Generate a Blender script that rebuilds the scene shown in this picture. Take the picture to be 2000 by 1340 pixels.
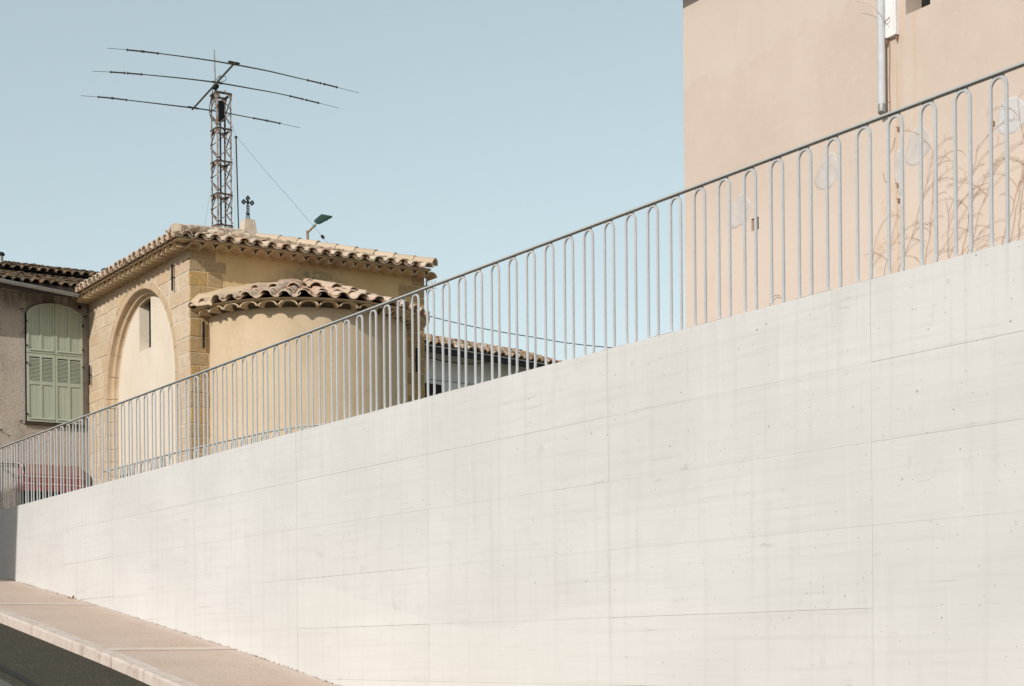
import bpy, bmesh, math, random
from mathutils import Vector, Matrix
random.seed(7)
for o in list(bpy.data.objects): bpy.data.objects.remove(o)
SC = bpy.context.scene
COL = SC.collection
PI = math.pi

# ------------------------------------------------------------------ camera
# World: X runs from the street towards the chapel, Y along the concrete wall (away, uphill),
# Z up, eye at the origin.  The picture was taken with a raised (shifted) lens.
F = 3300.0; ROLL = .0085; PX, PY = 1000.0, 1272.0
A = math.atan2(2105, F)
RT = Vector((math.cos(A), -math.sin(A), 0)); FW = Vector((math.sin(A), math.cos(A), 0)); UP = Vector((0, 0, 1))
cam = bpy.data.objects.new('camera', bpy.data.cameras.new('camera')); COL.objects.link(cam)
cam.data.sensor_fit = 'HORIZONTAL'; cam.data.sensor_width = 36; cam.data.lens = 36*F/2000
cam.data.shift_y = (PY-670)/2000; cam.data.shift_x = 0
cam.data.clip_start = .05; cam.data.clip_end = 3000
r_ = (RT - UP*ROLL).normalized(); u_ = (UP + RT*ROLL).normalized()
cam.matrix_world = Matrix(((r_.x, u_.x, -FW.x, 0), (r_.y, u_.y, -FW.y, 0), (r_.z, u_.z, -FW.z, 0), (0, 0, 0, 1)))
SC.camera = cam

def ray(px, py):
    vx, vy = px-PX, py-PY
    return RT*((vx-ROLL*vy)/F) + FW - UP*((vy+ROLL*vx)/F)
def onX(px, py, X): v = ray(px, py); return v*(X/v.x)
def onY(px, py, Y): v = ray(px, py); return v*(Y/v.y)
def deep(px, py, d): return ray(px, py)*d

# ------------------------------------------------------------------ light
SUN = Vector((-2.4, -1.05, 1.40)).normalized()
w = bpy.data.worlds.new('World'); SC.world = w; w.use_nodes = True
nt = w.node_tree; bg = nt.nodes['Background']
sky = nt.nodes.new('ShaderNodeTexSky'); sky.sky_type = 'NISHITA'; sky.sun_disc = False
sky.sun_elevation = math.asin(SUN.z); sky.sun_rotation = math.atan2(SUN.x, SUN.y) % (2*PI)
sky.air_density = 1.0; sky.dust_density = .6; sky.ozone_density = 1.0; sky.altitude = 100
hs = nt.nodes.new('ShaderNodeHueSaturation'); hs.inputs['Saturation'].default_value = .66; hs.inputs['Value'].default_value = 1.20; hs.inputs['Hue'].default_value = .464
gm = nt.nodes.new('ShaderNodeGamma'); gm.inputs['Gamma'].default_value = .60
nt.links.new(sky.outputs[0], gm.inputs['Color']); nt.links.new(gm.outputs[0], hs.inputs['Color']); nt.links.new(hs.outputs[0], bg.inputs[0])
bg.inputs[1].default_value = .145
sl = bpy.data.lights.new('sun', 'SUN'); sl.energy = 2.2; sl.angle = math.radians(.53); sl.color = (1, .943, .872)
so = bpy.data.objects.new('sun', sl); COL.objects.link(so); so.rotation_euler = SUN.to_track_quat('Z', 'Y').to_euler()
SC.view_settings.view_transform = 'Standard'; SC.view_settings.look = 'None'
SC.view_settings.exposure = .66; SC.view_settings.gamma = 1; SC.view_settings.use_curve_mapping = False
SC.render.engine = 'CYCLES'

# ------------------------------------------------------------------ materials
class NT:
    def __init__(s, name, rough=.9, metal=0.0):
        s.m = bpy.data.materials.new(name); s.m.use_nodes = True; s.t = s.m.node_tree
        s.b = s.t.nodes['Principled BSDF']; s.b.inputs['Roughness'].default_value = rough
        s.b.inputs['Metallic'].default_value = metal
        s.b.inputs['Specular IOR Level'].default_value = .25
        s.pos = s.t.nodes.new('ShaderNodeNewGeometry').outputs['Position']
        s.h = None
    def n(s, typ): return s.t.nodes.new(typ)
    def L(s, a, b): s.t.links.new(a, b)
    def put(s, sock, v):
        if isinstance(v, bpy.types.NodeSocket): s.L(v, sock)
        elif isinstance(v, (tuple, list)): sock.default_value = tuple(v)+((1,) if len(v) == 3 and len(sock.default_value) == 4 else ())
        else: sock.default_value = v
    def scaled(s, sc, base=None, off=(0, 0, 0)):
        n = s.n('ShaderNodeMapping'); s.L(base or s.pos, n.inputs[0])
        n.inputs['Scale'].default_value = sc if isinstance(sc, tuple) else (sc,)*3
        n.inputs['Location'].default_value = off
        return n.outputs[0]
    def noise(s, sc, detail=4, rough=.55, off=(0, 0, 0), base=None, dist=0):
        n = s.n('ShaderNodeTexNoise'); s.L(s.scaled(sc, base, off), n.inputs['Vector'])
        n.inputs['Scale'].default_value = 1; n.inputs['Detail'].default_value = detail
        n.inputs['Roughness'].default_value = rough; n.inputs['Distortion'].default_value = dist
        return n.outputs[0]
    def voro(s, sc, feature='F1', off=(0, 0, 0)):
        n = s.n('ShaderNodeTexVoronoi'); n.feature = feature; s.L(s.scaled(sc, None, off), n.inputs['Vector'])
        n.inputs['Scale'].default_value = 1
        return n
    def ramp(s, v, a, b, lo=0., hi=1.):
        n = s.n('ShaderNodeMapRange'); n.interpolation_type = 'SMOOTHSTEP'
        s.put(n.inputs[0], v); n.inputs[1].default_value = a; n.inputs[2].default_value = b
        n.inputs[3].default_value = lo; n.inputs[4].default_value = hi
        return n.outputs[0]
    def math(s, op, a, b=0., c=0.):
        n = s.n('ShaderNodeMath'); n.operation = op; s.put(n.inputs[0], a); s.put(n.inputs[1], b); s.put(n.inputs[2], c); return n.outputs[0]
    def mix(s, f, a, b, mode='MIX'):
        n = s.n('ShaderNodeMix'); n.data_type = 'RGBA'; n.blend_type = mode; n.clamp_factor = True
        s.put(n.inputs[0], f); s.put(n.inputs[6], a); s.put(n.inputs[7], b); return n.outputs[2]
    def rnd(s): return s.n('ShaderNodeObjectInfo').outputs['Random']
    def cramp(s, f, stops, interp='LINEAR'):
        n = s.n('ShaderNodeValToRGB'); s.put(n.inputs[0], f); cr = n.color_ramp; cr.interpolation = interp
        while len(cr.elements) < len(stops): cr.elements.new(.5)
        for e, (p, c) in zip(cr.elements, stops): e.position = p; e.color = tuple(c)+(1,)
        return n.outputs[0]
    def xyz(s):
        n = s.n('ShaderNodeSeparateXYZ'); s.L(s.pos, n.inputs[0]); return n.outputs
    def bump(s, h, strength=.3, dist=.01):
        n = s.n('ShaderNodeBump'); s.put(n.inputs['Height'], h); n.inputs['Strength'].default_value = strength
        n.inputs['Distance'].default_value = dist
        if s.h: s.L(s.h, n.inputs['Normal'])
        s.h = n.outputs[0]; s.L(s.h, s.b.inputs['Normal'])
    def col(s, c): s.put(s.b.inputs['Base Color'], c); return s.m

def simple(name, c, c2=None, sc=8, rough=.85, metal=0, bump=.15, bs=60):
    t = NT(name, rough, metal)
    n = t.noise(sc, 5)
    t.bump(t.noise(bs, 3), bump, .004)
    return t.col(t.mix(t.ramp(n, .3, .7), c, c2 or tuple(x*.8 for x in c)))

M = {}
# --- board marked white concrete
t = NT('white_concrete', .82)
x, y, z = t.xyz()
big = t.noise((.5, .5, .8), 5, .6)
c = t.mix(t.ramp(big, .3, .72), (.60, .592, .573), (.668, .660, .642))
streak = t.noise((1, 9, .55), 4, .6)
c = t.mix(t.ramp(streak, .48, .74, 0, .26), c, (.50, .485, .462))
lightst = t.noise((1, 14, .35), 3, .6, (3, 5, 1))
c = t.mix(t.ramp(lightst, .58, .78, 0, .3), c, (.74, .73, .71))
board = t.noise((1, .5, 22), 5, .7, (0, 2, 0))
c = t.mix(t.ramp(board, .46, .74, 0, .34), c, (.49, .475, .46))
scr = t.noise((1, 1.1, 34), 2, .5, (9, 7, 3)); scm = t.noise((1, 1.3, 1.6), 3, .5, (4, 8, 2))
c = t.mix(t.math('MULTIPLY', t.ramp(scr, .62, .74, 0, .38), t.ramp(scm, .52, .62)), c, (.40, .385, .37))
# grey smudges and clustered blow holes
sm = t.noise(5.5, 6, .72, (5, 1, 7)); smm = t.noise(1.1, 3, .5, (2, 9, 4))
c = t.mix(t.math('MULTIPLY', t.ramp(sm, .56, .70, 0, .30), t.ramp(smm, .47, .60)), c, (.41, .395, .375))
v1 = t.voro(9.0); d1 = v1.outputs['Distance']; rr = t.n('ShaderNodeSeparateColor'); t.L(v1.outputs['Color'], rr.inputs[0])
clus = t.noise(.9, 3, .5, (7, 3, 9))
d1 = t.math('ADD', d1, t.math('MULTIPLY', t.math('SUBTRACT', t.noise(26, 3, .6), .45), .16))
hole = t.math('MULTIPLY', t.ramp(d1, .03, .085, 1, 0), t.math('GREATER_THAN', t.math('ADD', rr.outputs[0], t.math('MULTIPLY', clus, .9)), 1.13))
v2 = t.voro(24.0, off=(3, 3, 3)); rr2 = t.n('ShaderNodeSeparateColor'); t.L(v2.outputs['Color'], rr2.inputs[0])
hole2 = t.math('MULTIPLY', t.ramp(v2.outputs['Distance'], .07, .13, 1, 0), t.math('GREATER_THAN', t.math('ADD', rr2.outputs[1], t.math('MULTIPLY', t.noise(.7, 3, .5, (1, 6, 2)), .9)), 1.27))
v3 = t.voro(2.6, off=(1, 3, 8)); rr3 = t.n('ShaderNodeSeparateColor'); t.L(v3.outputs['Color'], rr3.inputs[0])
ringd = t.math('ABSOLUTE', t.math('SUBTRACT', t.math('ADD', v3.outputs['Distance'], t.math('MULTIPLY', t.noise(20, 2), .03)), .06))
tie = t.math('MULTIPLY', t.ramp(ringd, .0, .022, 1, 0), t.math('GREATER_THAN', rr3.outputs[2], .72))
c = t.mix(t.math('MULTIPLY', hole, .75), c, (.20, .20, .18))
c = t.mix(t.math('MULTIPLY', hole2, .75), c, (.23, .20, .17))
c = t.mix(t.math('MULTIPLY', tie, .30), c, (.36, .345, .33))
# pour line: the lower lift of concrete is a little lighter below an uneven curve
fc = t.n('ShaderNodeFloatCurve'); cm = fc.mapping; cv = cm.curves[0]
pts = [onX(px, py, 8.0) for px, py in ((540, 1128), (620, 1143), (700, 1172), (780, 1196), (850, 1216), (920, 1230), (985, 1232), (1060, 1210), (1130, 1190), (1230, 1180), (1500, 1172))]
Y0, Y1, Z0, Z1 = 8.0, 19.0, -.3, 1.2
cpts = sorted([((p.y-Y0)/(Y1-Y0), (p.z-Z0)/(Z1-Z0)) for p in pts])
cv.points[0].location = (0, cpts[0][1]); cv.points[1].location = (1, cpts[-1][1])
for q in cpts[1:-1]: cv.points.new(*q)
cm.update(); t.put(fc.inputs['Value'], t.math('DIVIDE', t.math('SUBTRACT', y, Y0), Y1-Y0))
curve_z = t.math('ADD', t.math('MULTIPLY', fc.outputs[0], Z1-Z0), t.math('ADD', Z0, t.math('MULTIPLY', t.noise(6, 4), .03)))
below = t.ramp(t.math('SUBTRACT', curve_z, z), -.004, .006)
near = t.ramp(t.math('SUBTRACT', curve_z, z), 1.2, .1)
c = t.mix(t.math('MULTIPLY', t.math('MULTIPLY', t.math('MULTIPLY', below, near), t.math('MULTIPLY', t.ramp(y, 9.2, 11.5), t.ramp(y, 18.5, 15.5))), .26), c, (.72, .70, .66))
c = t.mix(t.math('MULTIPLY', t.rnd(), .11), c, (.525, .51, .50))
drip = t.noise((1, 16, .5), 4, .65, (2, 4, 6))
c = t.mix(t.math('MULTIPLY', t.ramp(drip, .54, .70, 0, .2), t.ramp(z, 1.6, 2.43)), c, (.40, .385, .365))
c = t.mix(t.math('MULTIPLY', t.ramp(t.noise((1, 2, 9), 5, .75, (3, 3, 9)), .60, .68, 0, .45), t.ramp(t.noise((1, .8, 1.2), 3, .5, (9, 2, 5)), .50, .60)), c, (.40, .38, .36))
c = t.mix(t.ramp(z, -.3, -1.6, 0, .25), c, (.70, .64, .58))
t.bump(t.noise((20, 20, 60), 4), .12, .004)
t.bump(t.math('SUBTRACT', 0, t.math('MAXIMUM', hole, hole2)), .5, .006)
t.bump(board, .15, .003)
M['concrete'] = t.col(c)
t = NT('joint_line', .9); M['joint'] = t.col(t.mix(t.ramp(t.noise((1, .45, 3), 3, .6), .40, .60), (.24, .20, .175), (.60, .585, .56)))
M['dirt'] = simple('edge_dirt', (.30, .24, .18), (.50, .46, .40), 12)
# --- galvanised steel
t = NT('galvanised_steel', .6, 0)
v = t.voro(140); n2 = t.noise(30, 3)
c = t.mix(t.ramp(n2, .3, .7), (.49, .50, .505), (.57, .575, .575))
c = t.mix(t.math('MULTIPLY', v.outputs['Distance'], .5), c, (.40, .42, .44)); c = t.mix(t.math('MULTIPLY', t.rnd(), .35), c, (.42, .435, .44)); c = t.mix(t.ramp(t.noise((9, 9, 2.5), 5, .7, (3, 7, 1)), .50, .75, 0, .4), c, (.60, .61, .60))
t.bump(t.noise(300, 2), .06, .001); M['steel'] = t.col(c)
t = NT('rail_steel', .6, 0); c = t.mix(t.noise(60, 3), (.47, .485, .47), (.42, .435, .42)); M['rail'] = t.col(c)
# --- pavement with exposed fine aggregate
t = NT('aggregate_paving', .9)
v = t.voro(120); v2 = t.voro(60, off=(4, 4, 4)); s1 = t.n('ShaderNodeSeparateColor'); t.L(v.outputs['Color'], s1.inputs[0])
c = t.mix(s1.outputs[0], (.46, .345, .275), (.64, .50, .41))
c = t.mix(t.math('MULTIPLY', t.math('GREATER_THAN', s1.outputs[1], .86), .5), c, (.24, .19, .16))
c = t.mix(t.ramp(t.noise(1.4, 5, .65), .35, .7, 0, .3), c, (.66, .55, .47))
x, y, z = t.xyz(); c = t.mix(t.ramp(x, 7.7, 7.98, 0, .35), c, (.66, .58, .52))
t.bump(v2.outputs['Distance'], .25, .004); M['paving'] = t.col(c)
M['band'] = simple('smooth_band_concrete', (.66, .565, .49), (.58, .48, .41), 3, bs=90)
t = NT('kerb_concrete', .88)
n1 = t.noise(6, 5, .7); x, y, z = t.xyz()
c = t.mix(t.ramp(n1, .35, .7), (.66, .565, .505), (.57, .48, .42))
c = t.mix(t.ramp(t.noise((14, 5, 3), 5, .7, (2, 2, 2)), .50, .66, 0, .6), c, (.38, .29, .22))
c = t.mix(t.math('MULTIPLY', t.rnd(), .18), c, (.50, .42, .36))
t.bump(t.noise(70, 4), .25, .004); M['kerb'] = t.col(c)
t = NT('asphalt', .92)
v = t.voro(110); s1 = t.n('ShaderNodeSeparateColor'); t.L(v.outputs['Color'], s1.inputs[0])
c = t.mix(s1.outputs[0], (.030, .026, .017), (.068, .060, .043))
c = t.mix(t.math('MULTIPLY', t.math('GREATER_THAN', s1.outputs[1], .93), .55), c, (.24, .21, .17))
c = t.mix(t.ramp(t.noise(1.2, 5, .6), .4, .7, 0, .4), c, (.040, .036, .024))
t.bump(v.outputs['Distance'], .4, .005); M['asphalt'] = t.col(c)
M['tar'] = simple('tar_seam', (.022, .022, .020), (.03, .03, .028), 20, rough=.8)
M['old_asphalt'] = simple('old_asphalt', (.10, .10, .085), (.14, .135, .115), 60)
M['ground'] = simple('ground_soil', (.30, .26, .20), (.38, .33, .26), 2)
# --- masonry and render
def stone_mat(name, stops, dark):
    t = NT(name, .92)
    c = t.cramp(t.rnd(), stops)
    n1 = t.noise(13, 7, .75); c = t.mix(t.ramp(n1, .38, .66, 0, .62), c, dark); c = t.mix(t.ramp(t.noise(3.5, 4, .6, (8, 1, 3)), .42, .68, 0, .3), c, tuple(x*1.25 for x in dark))
    n2 = t.noise(30, 4, .7, (4, 1, 2)); c = t.mix(t.ramp(n2, .50, .68, 0, .42), c, (.70, .60, .45))
    t.bump(t.noise(22, 6, .75), .55, .015); t.bump(t.noise(90, 4, .6), .4, .005)
    return t.col(c)
M['stone'] = stone_mat('limestone_block', [(0, (.58, .46, .32)), (.25, (.64, .54, .42)), (.45, (.56, .43, .30)), (.65, (.65, .54, .41)), (.82, (.60, .42, .22)), (1, (.56, .48, .38))], (.44, .31, .20))
M['quoin'] = stone_mat('ochre_quoin_block', [(0, (.47, .32, .15)), (.35, (.40, .29, .16)), (.6, (.44, .33, .19)), (.85, (.50, .31, .11)), (1, (.36, .28, .18))], (.30, .20, .10))
t = NT('arch_stone', .9)
c = t.mix(t.ramp(t.noise(4, 5, .6), .35, .7), (.50, .37, .235), (.57, .44, .31)); c = t.mix(t.math('MULTIPLY', t.rnd(), .35), c, (.52, .38, .24))
t.bump(t.noise(50, 5, .7), .25, .006); M['arch'] = t.col(c)
M['mortar'] = simple('lime_mortar', (.70, .62, .52), (.62, .54, .44), 20, bump=.3)
def render_mat(name, a, b, stain, sc=1.2, bump=.25):
    t = NT(name, .93)
    c = t.mix(t.ramp(t.noise(sc, 6, .6, (1, 2, 3)), .32, .7), a, b)
    c = t.mix(t.ramp(t.noise((3, 3, 1.1), 6, .7, (5, 5, 5)), .48, .74, 0, .6), c, stain)
    c = t.mix(t.ramp(t.noise((7, 7, .7), 5, .7, (2, 8, 1)), .54, .74, 0, .3), c, stain)
    crk = t.math('ABSOLUTE', t.math('SUBTRACT', t.noise(1.7, 7, .6, (9, 4, 4)), .5))
    c = t.mix(t.math('MULTIPLY', t.ramp(crk, .0, .006, .45, 0), t.ramp(t.noise(1.3, 2, .5, (4, 4, 9)), .55, .62)), c, tuple(v_*.5 for v_ in stain))
    t.bump(t.noise(45, 5, .7), bump, .006); t.bump(t.noise(6, 3), .12, .02)
    return t, c
t, c = render_mat('ochre_render', (.56, .435, .29), (.61, .485, .34), (.46, .35, .22)); M['ochre'] = t.col(c)
t, c = render_mat('shaded_side_render', (.60, .435, .225), (.65, .485, .27), (.46, .34, .18))  # separate ochre copy: the shaded wall's deeper yellow is put into the colour
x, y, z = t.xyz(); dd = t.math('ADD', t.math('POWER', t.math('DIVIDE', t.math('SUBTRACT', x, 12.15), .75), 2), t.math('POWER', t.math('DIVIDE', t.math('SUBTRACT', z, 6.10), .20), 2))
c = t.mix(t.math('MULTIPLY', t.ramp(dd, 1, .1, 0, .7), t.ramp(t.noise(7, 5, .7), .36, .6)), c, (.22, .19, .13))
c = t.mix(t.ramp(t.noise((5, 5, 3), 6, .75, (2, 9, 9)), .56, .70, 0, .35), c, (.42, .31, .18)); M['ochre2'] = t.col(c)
t, c = render_mat('cream_render', (.69, .60, .49), (.73, .65, .54), (.62, .52, .41)); M['cream'] = t.col(c)
t, c = render_mat('roughcast', (.45, .385, .325), (.51, .44, .375), (.30, .25, .20), 1.5, .8)
cr = t.voro(11, 'DISTANCE_TO_EDGE'); crm = t.noise(14, 5, .75, (8, 8, 8))
c = t.mix(t.math('MULTIPLY', t.ramp(crm, .62, .68), .55), c, (.20, .165, .13))
t.bump(t.noise(18, 6, .8), .9, .03); t.bump(t.math('SUBTRACT', 0, t.ramp(crm, .62, .68)), .6, .02)
x, y, z = t.xyz(); c = t.mix(t.math('MULTIPLY', t.ramp(z, 5.95, 6.4, 0, .85), t.ramp(t.noise((5, 5, 1.2), 5, .7), .35, .65)), c, (.10, .085, .07)); M['roughcast'] = t.col(c)  # eave shade painted into the top of the wall, broken up by noise
# pink render of the tall house with stains and a repaired upper coat
t = NT('pink_render', .93); x, y, z = t.xyz()
c = t.mix(t.ramp(t.noise(.9, 6, .6), .3, .7), (.535, .437, .365), (.58, .483, .408))
up = t.math('ADD', z, t.math('MULTIPLY', t.noise(1.6, 6, .65, (2, 3, 4)), 1.3))
c = t.mix(t.ramp(up, 6.95, 7.05, 0, .38), c, (.60, .52, .46))
c = t.mix(t.ramp(z, 5.3, 4.2, 0, .75), c, (.635, .535, .455))
c = t.mix(t.ramp(t.noise((4, 4, .8), 6, .7, (6, 6, 6)), .54, .76, 0, .35), c, (.50, .39, .32))
c = t.mix(t.ramp(t.noise(7, 6, .7, (1, 6, 6)), .52, .70, 0, .35), c, (.60, .53, .47))
st = t.math('ABSOLUTE', t.math('SUBTRACT', y, t.math('ADD', 11.72, t.math('MULTIPLY', t.noise((1, 1, 1.5), 4), .10))))
c = t.mix(t.math('MULTIPLY', t.ramp(st, .0, .13, .6, 0), t.ramp(t.noise((3, 22, 1.2), 4, .7), .35, .65)), c, (.50, .34, .22))
st = t.math('ABSOLUTE', t.math('SUBTRACT', y, t.math('ADD', 11.52, t.math('MULTIPLY', t.noise((1, 1, 1.1), 4), .06))))
c = t.mix(t.math('MULTIPLY', t.ramp(st, .0, .035, .45, 0), t.ramp(z, 4.6, 5.6)), c, (.58, .40, .27))
st = t.math('ABSOLUTE', t.math('SUBTRACT', y, 11.95))
c = t.mix(t.math('MULTIPLY', t.ramp(st, .06, .16, .75, 0), t.math('MULTIPLY', t.ramp(t.noise(5, 5, .7, (0, 4, 1)), .50, .62), t.ramp(z, 4.6, 4.3))), c, (.52, .36, .22))
t.bump(t.noise(40, 5, .7), .22, .006); t.bump(t.noise(3, 3), .15, .03); M['pink'] = t.col(c)
M['patch'] = simple('cement_patch', (.49, .435, .40), (.56, .515, .48), 7, bump=.5, bs=40)
t = NT('cement_patch_pale', .9); c = t.mix(t.noise(9, 5), (.60, .585, .58), (.52, .50, .49)); t.bump(t.noise(35, 5), .6, .01); M['patch2'] = t.col(c)
M['white_wall'] = simple('far_white_render', (.60, .61, .58), (.52, .53, .50), 2)
# --- tiles
def tile_mat(name, stops, lichen, moss=.35):
    t = NT(name, .92)
    c = t.cramp(t.rnd(), stops)
    c = t.mix(t.ramp(t.noise(11, 6, .75), .45, .7, 0, .55), c, lichen)
    c = t.mix(t.ramp(t.noise(28, 5, .7, (3, 1, 5)), .56, .70, 0, moss), c, (.12, .10, .07))
    t.bump(t.noise(60, 5, .7), .35, .004)
    return t.col(c)
M['tile'] = tile_mat('buff_clay_tile', [(0, (.52, .39, .28)), (.25, (.60, .48, .36)), (.45, (.56, .36, .26)), (.6, (.50, .40, .29)), (.8, (.62, .50, .40)), (1, (.46, .35, .24))], (.50, .42, .30), .4)
M['tile_eave'] = tile_mat('bedded_eave_tile', [(0, (.50, .38, .23)), (.4, (.56, .43, .28)), (.7, (.48, .34, .22)), (1, (.58, .46, .31))], (.52, .41, .26), .25)
M['tile_apse'] = tile_mat('rose_clay_tile', [(0, (.56, .41, .29)), (.25, (.60, .47, .35)), (.45, (.52, .33, .24)), (.65, (.64, .50, .38)), (.85, (.54, .42, .31)), (1, (.57, .36, .27))], (.50, .41, .29), .4)
M['tile_old'] = tile_mat('weathered_clay_tile', [(0, (.20, .13, .075)), (.3, (.10, .078, .05)), (.55, (.26, .15, .08)), (.75, (.085, .07, .045)), (1, (.17, .13, .08))], (.13, .11, .07), .8)
M['tile_far'] = tile_mat('mixed_clay_tile', [(0, (.36, .21, .13)), (.3, (.54, .38, .26)), (.55, (.16, .11, .07)), (.75, (.60, .46, .34)), (1, (.26, .17, .11))], (.34, .25, .16), .75)
M['deck'] = simple('roof_bed', (.10, .075, .05), (.06, .045, .03), 9)
M['dark'] = simple('dark_interior', (.012, .012, .011), (.02, .018, .015), 5)
M['soffit'] = simple('dark_timber', (.07, .05, .035), (.045, .035, .028), 14)
# --- painted and metal things
t = NT('sage_paint', .6)
c = t.mix(t.ramp(t.noise((10, 10, 2), 5, .6), .3, .75), (.375, .41, .325), (.415, .445, .36))
c = t.mix(t.ramp(t.noise(26, 5, .75), .66, .72, 0, .7), c, (.40, .30, .17)); t.bump(t.noise(60, 3), .15, .002); M['sage'] = t.col(c)
M['iron'] = simple('black_iron', (.018, .02, .02), (.03, .028, .024), 30, rough=.6, metal=.3)
M['zinc'] = simple('zinc', (.36, .37, .36), (.28, .28, .27), 8, rough=.5, metal=.4)
M['pipe'] = simple('pipe_zinc', (.56, .58, .60), (.48, .50, .52), 10, rough=.65)
M['dark_gutter'] = simple('dark_zinc', (.014, .017, .017), (.022, .026, .026), 8, rough=.7)
t = NT('rusted_galvanised', .75, .1)
c = t.mix(t.ramp(t.noise(9, 5, .7), .45, .62), (.42, .37, .35), (.24, .14, .085)); M['rusty'] = t.col(c)
M['dark_rust'] = simple('dark_rusted_steel', (.06, .05, .045), (.12, .085, .065), 10)
M['brace'] = simple('rusted_brace', (.26, .22, .20), (.13, .085, .06), 12)
M['bronze'] = simple('antenna_tube', (.11, .105, .08), (.07, .065, .05), 12, rough=.55, metal=.3)
M['black'] = simple('black_plastic', (.012, .012, .012), (.02, .02, .02), 12, rough=.6)
M['lamp_green'] = simple('dark_green_paint', (.018, .045, .030), (.012, .032, .022), 12, rough=.5)
M['teal'] = simple('pale_teal_paint', (.30, .42, .38), (.24, .34, .30), 20, rough=.5)
M['rust'] = simple('rust', (.24, .13, .08), (.36, .24, .17), 22)
M['glass'] = simple('lamp_glass', (.42, .32, .20), (.36, .28, .18), 9, rough=.3)
M['white_pvc'] = simple('white_plastic', (.80, .775, .76), (.73, .69, .67), 20, rough=.5)
M['red'] = simple('red_awning_canvas', (.27, .060, .048), (.20, .045, .036), 14, rough=.8)
M['red_faded'] = simple('faded_red_canvas', (.27, .14, .105), (.21, .105, .08), 4, rough=.85)
M['trim'] = simple('cream_trim', (.52, .47, .38), (.44, .39, .31), 30)
M['twig'] = simple('bare_twig', (.44, .28, .20), (.36, .225, .155), 30)
M['leaf'] = simple('green_leaf', (.07, .11, .03), (.05, .08, .025), 20)
M['dead'] = simple('dead_leaf', (.28, .13, .05), (.20, .10, .05), 20)
M['pedestal'] = simple('pedestal_stone', (.48, .38, .29), (.60, .50, .40), 7, bump=.5)

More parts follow.
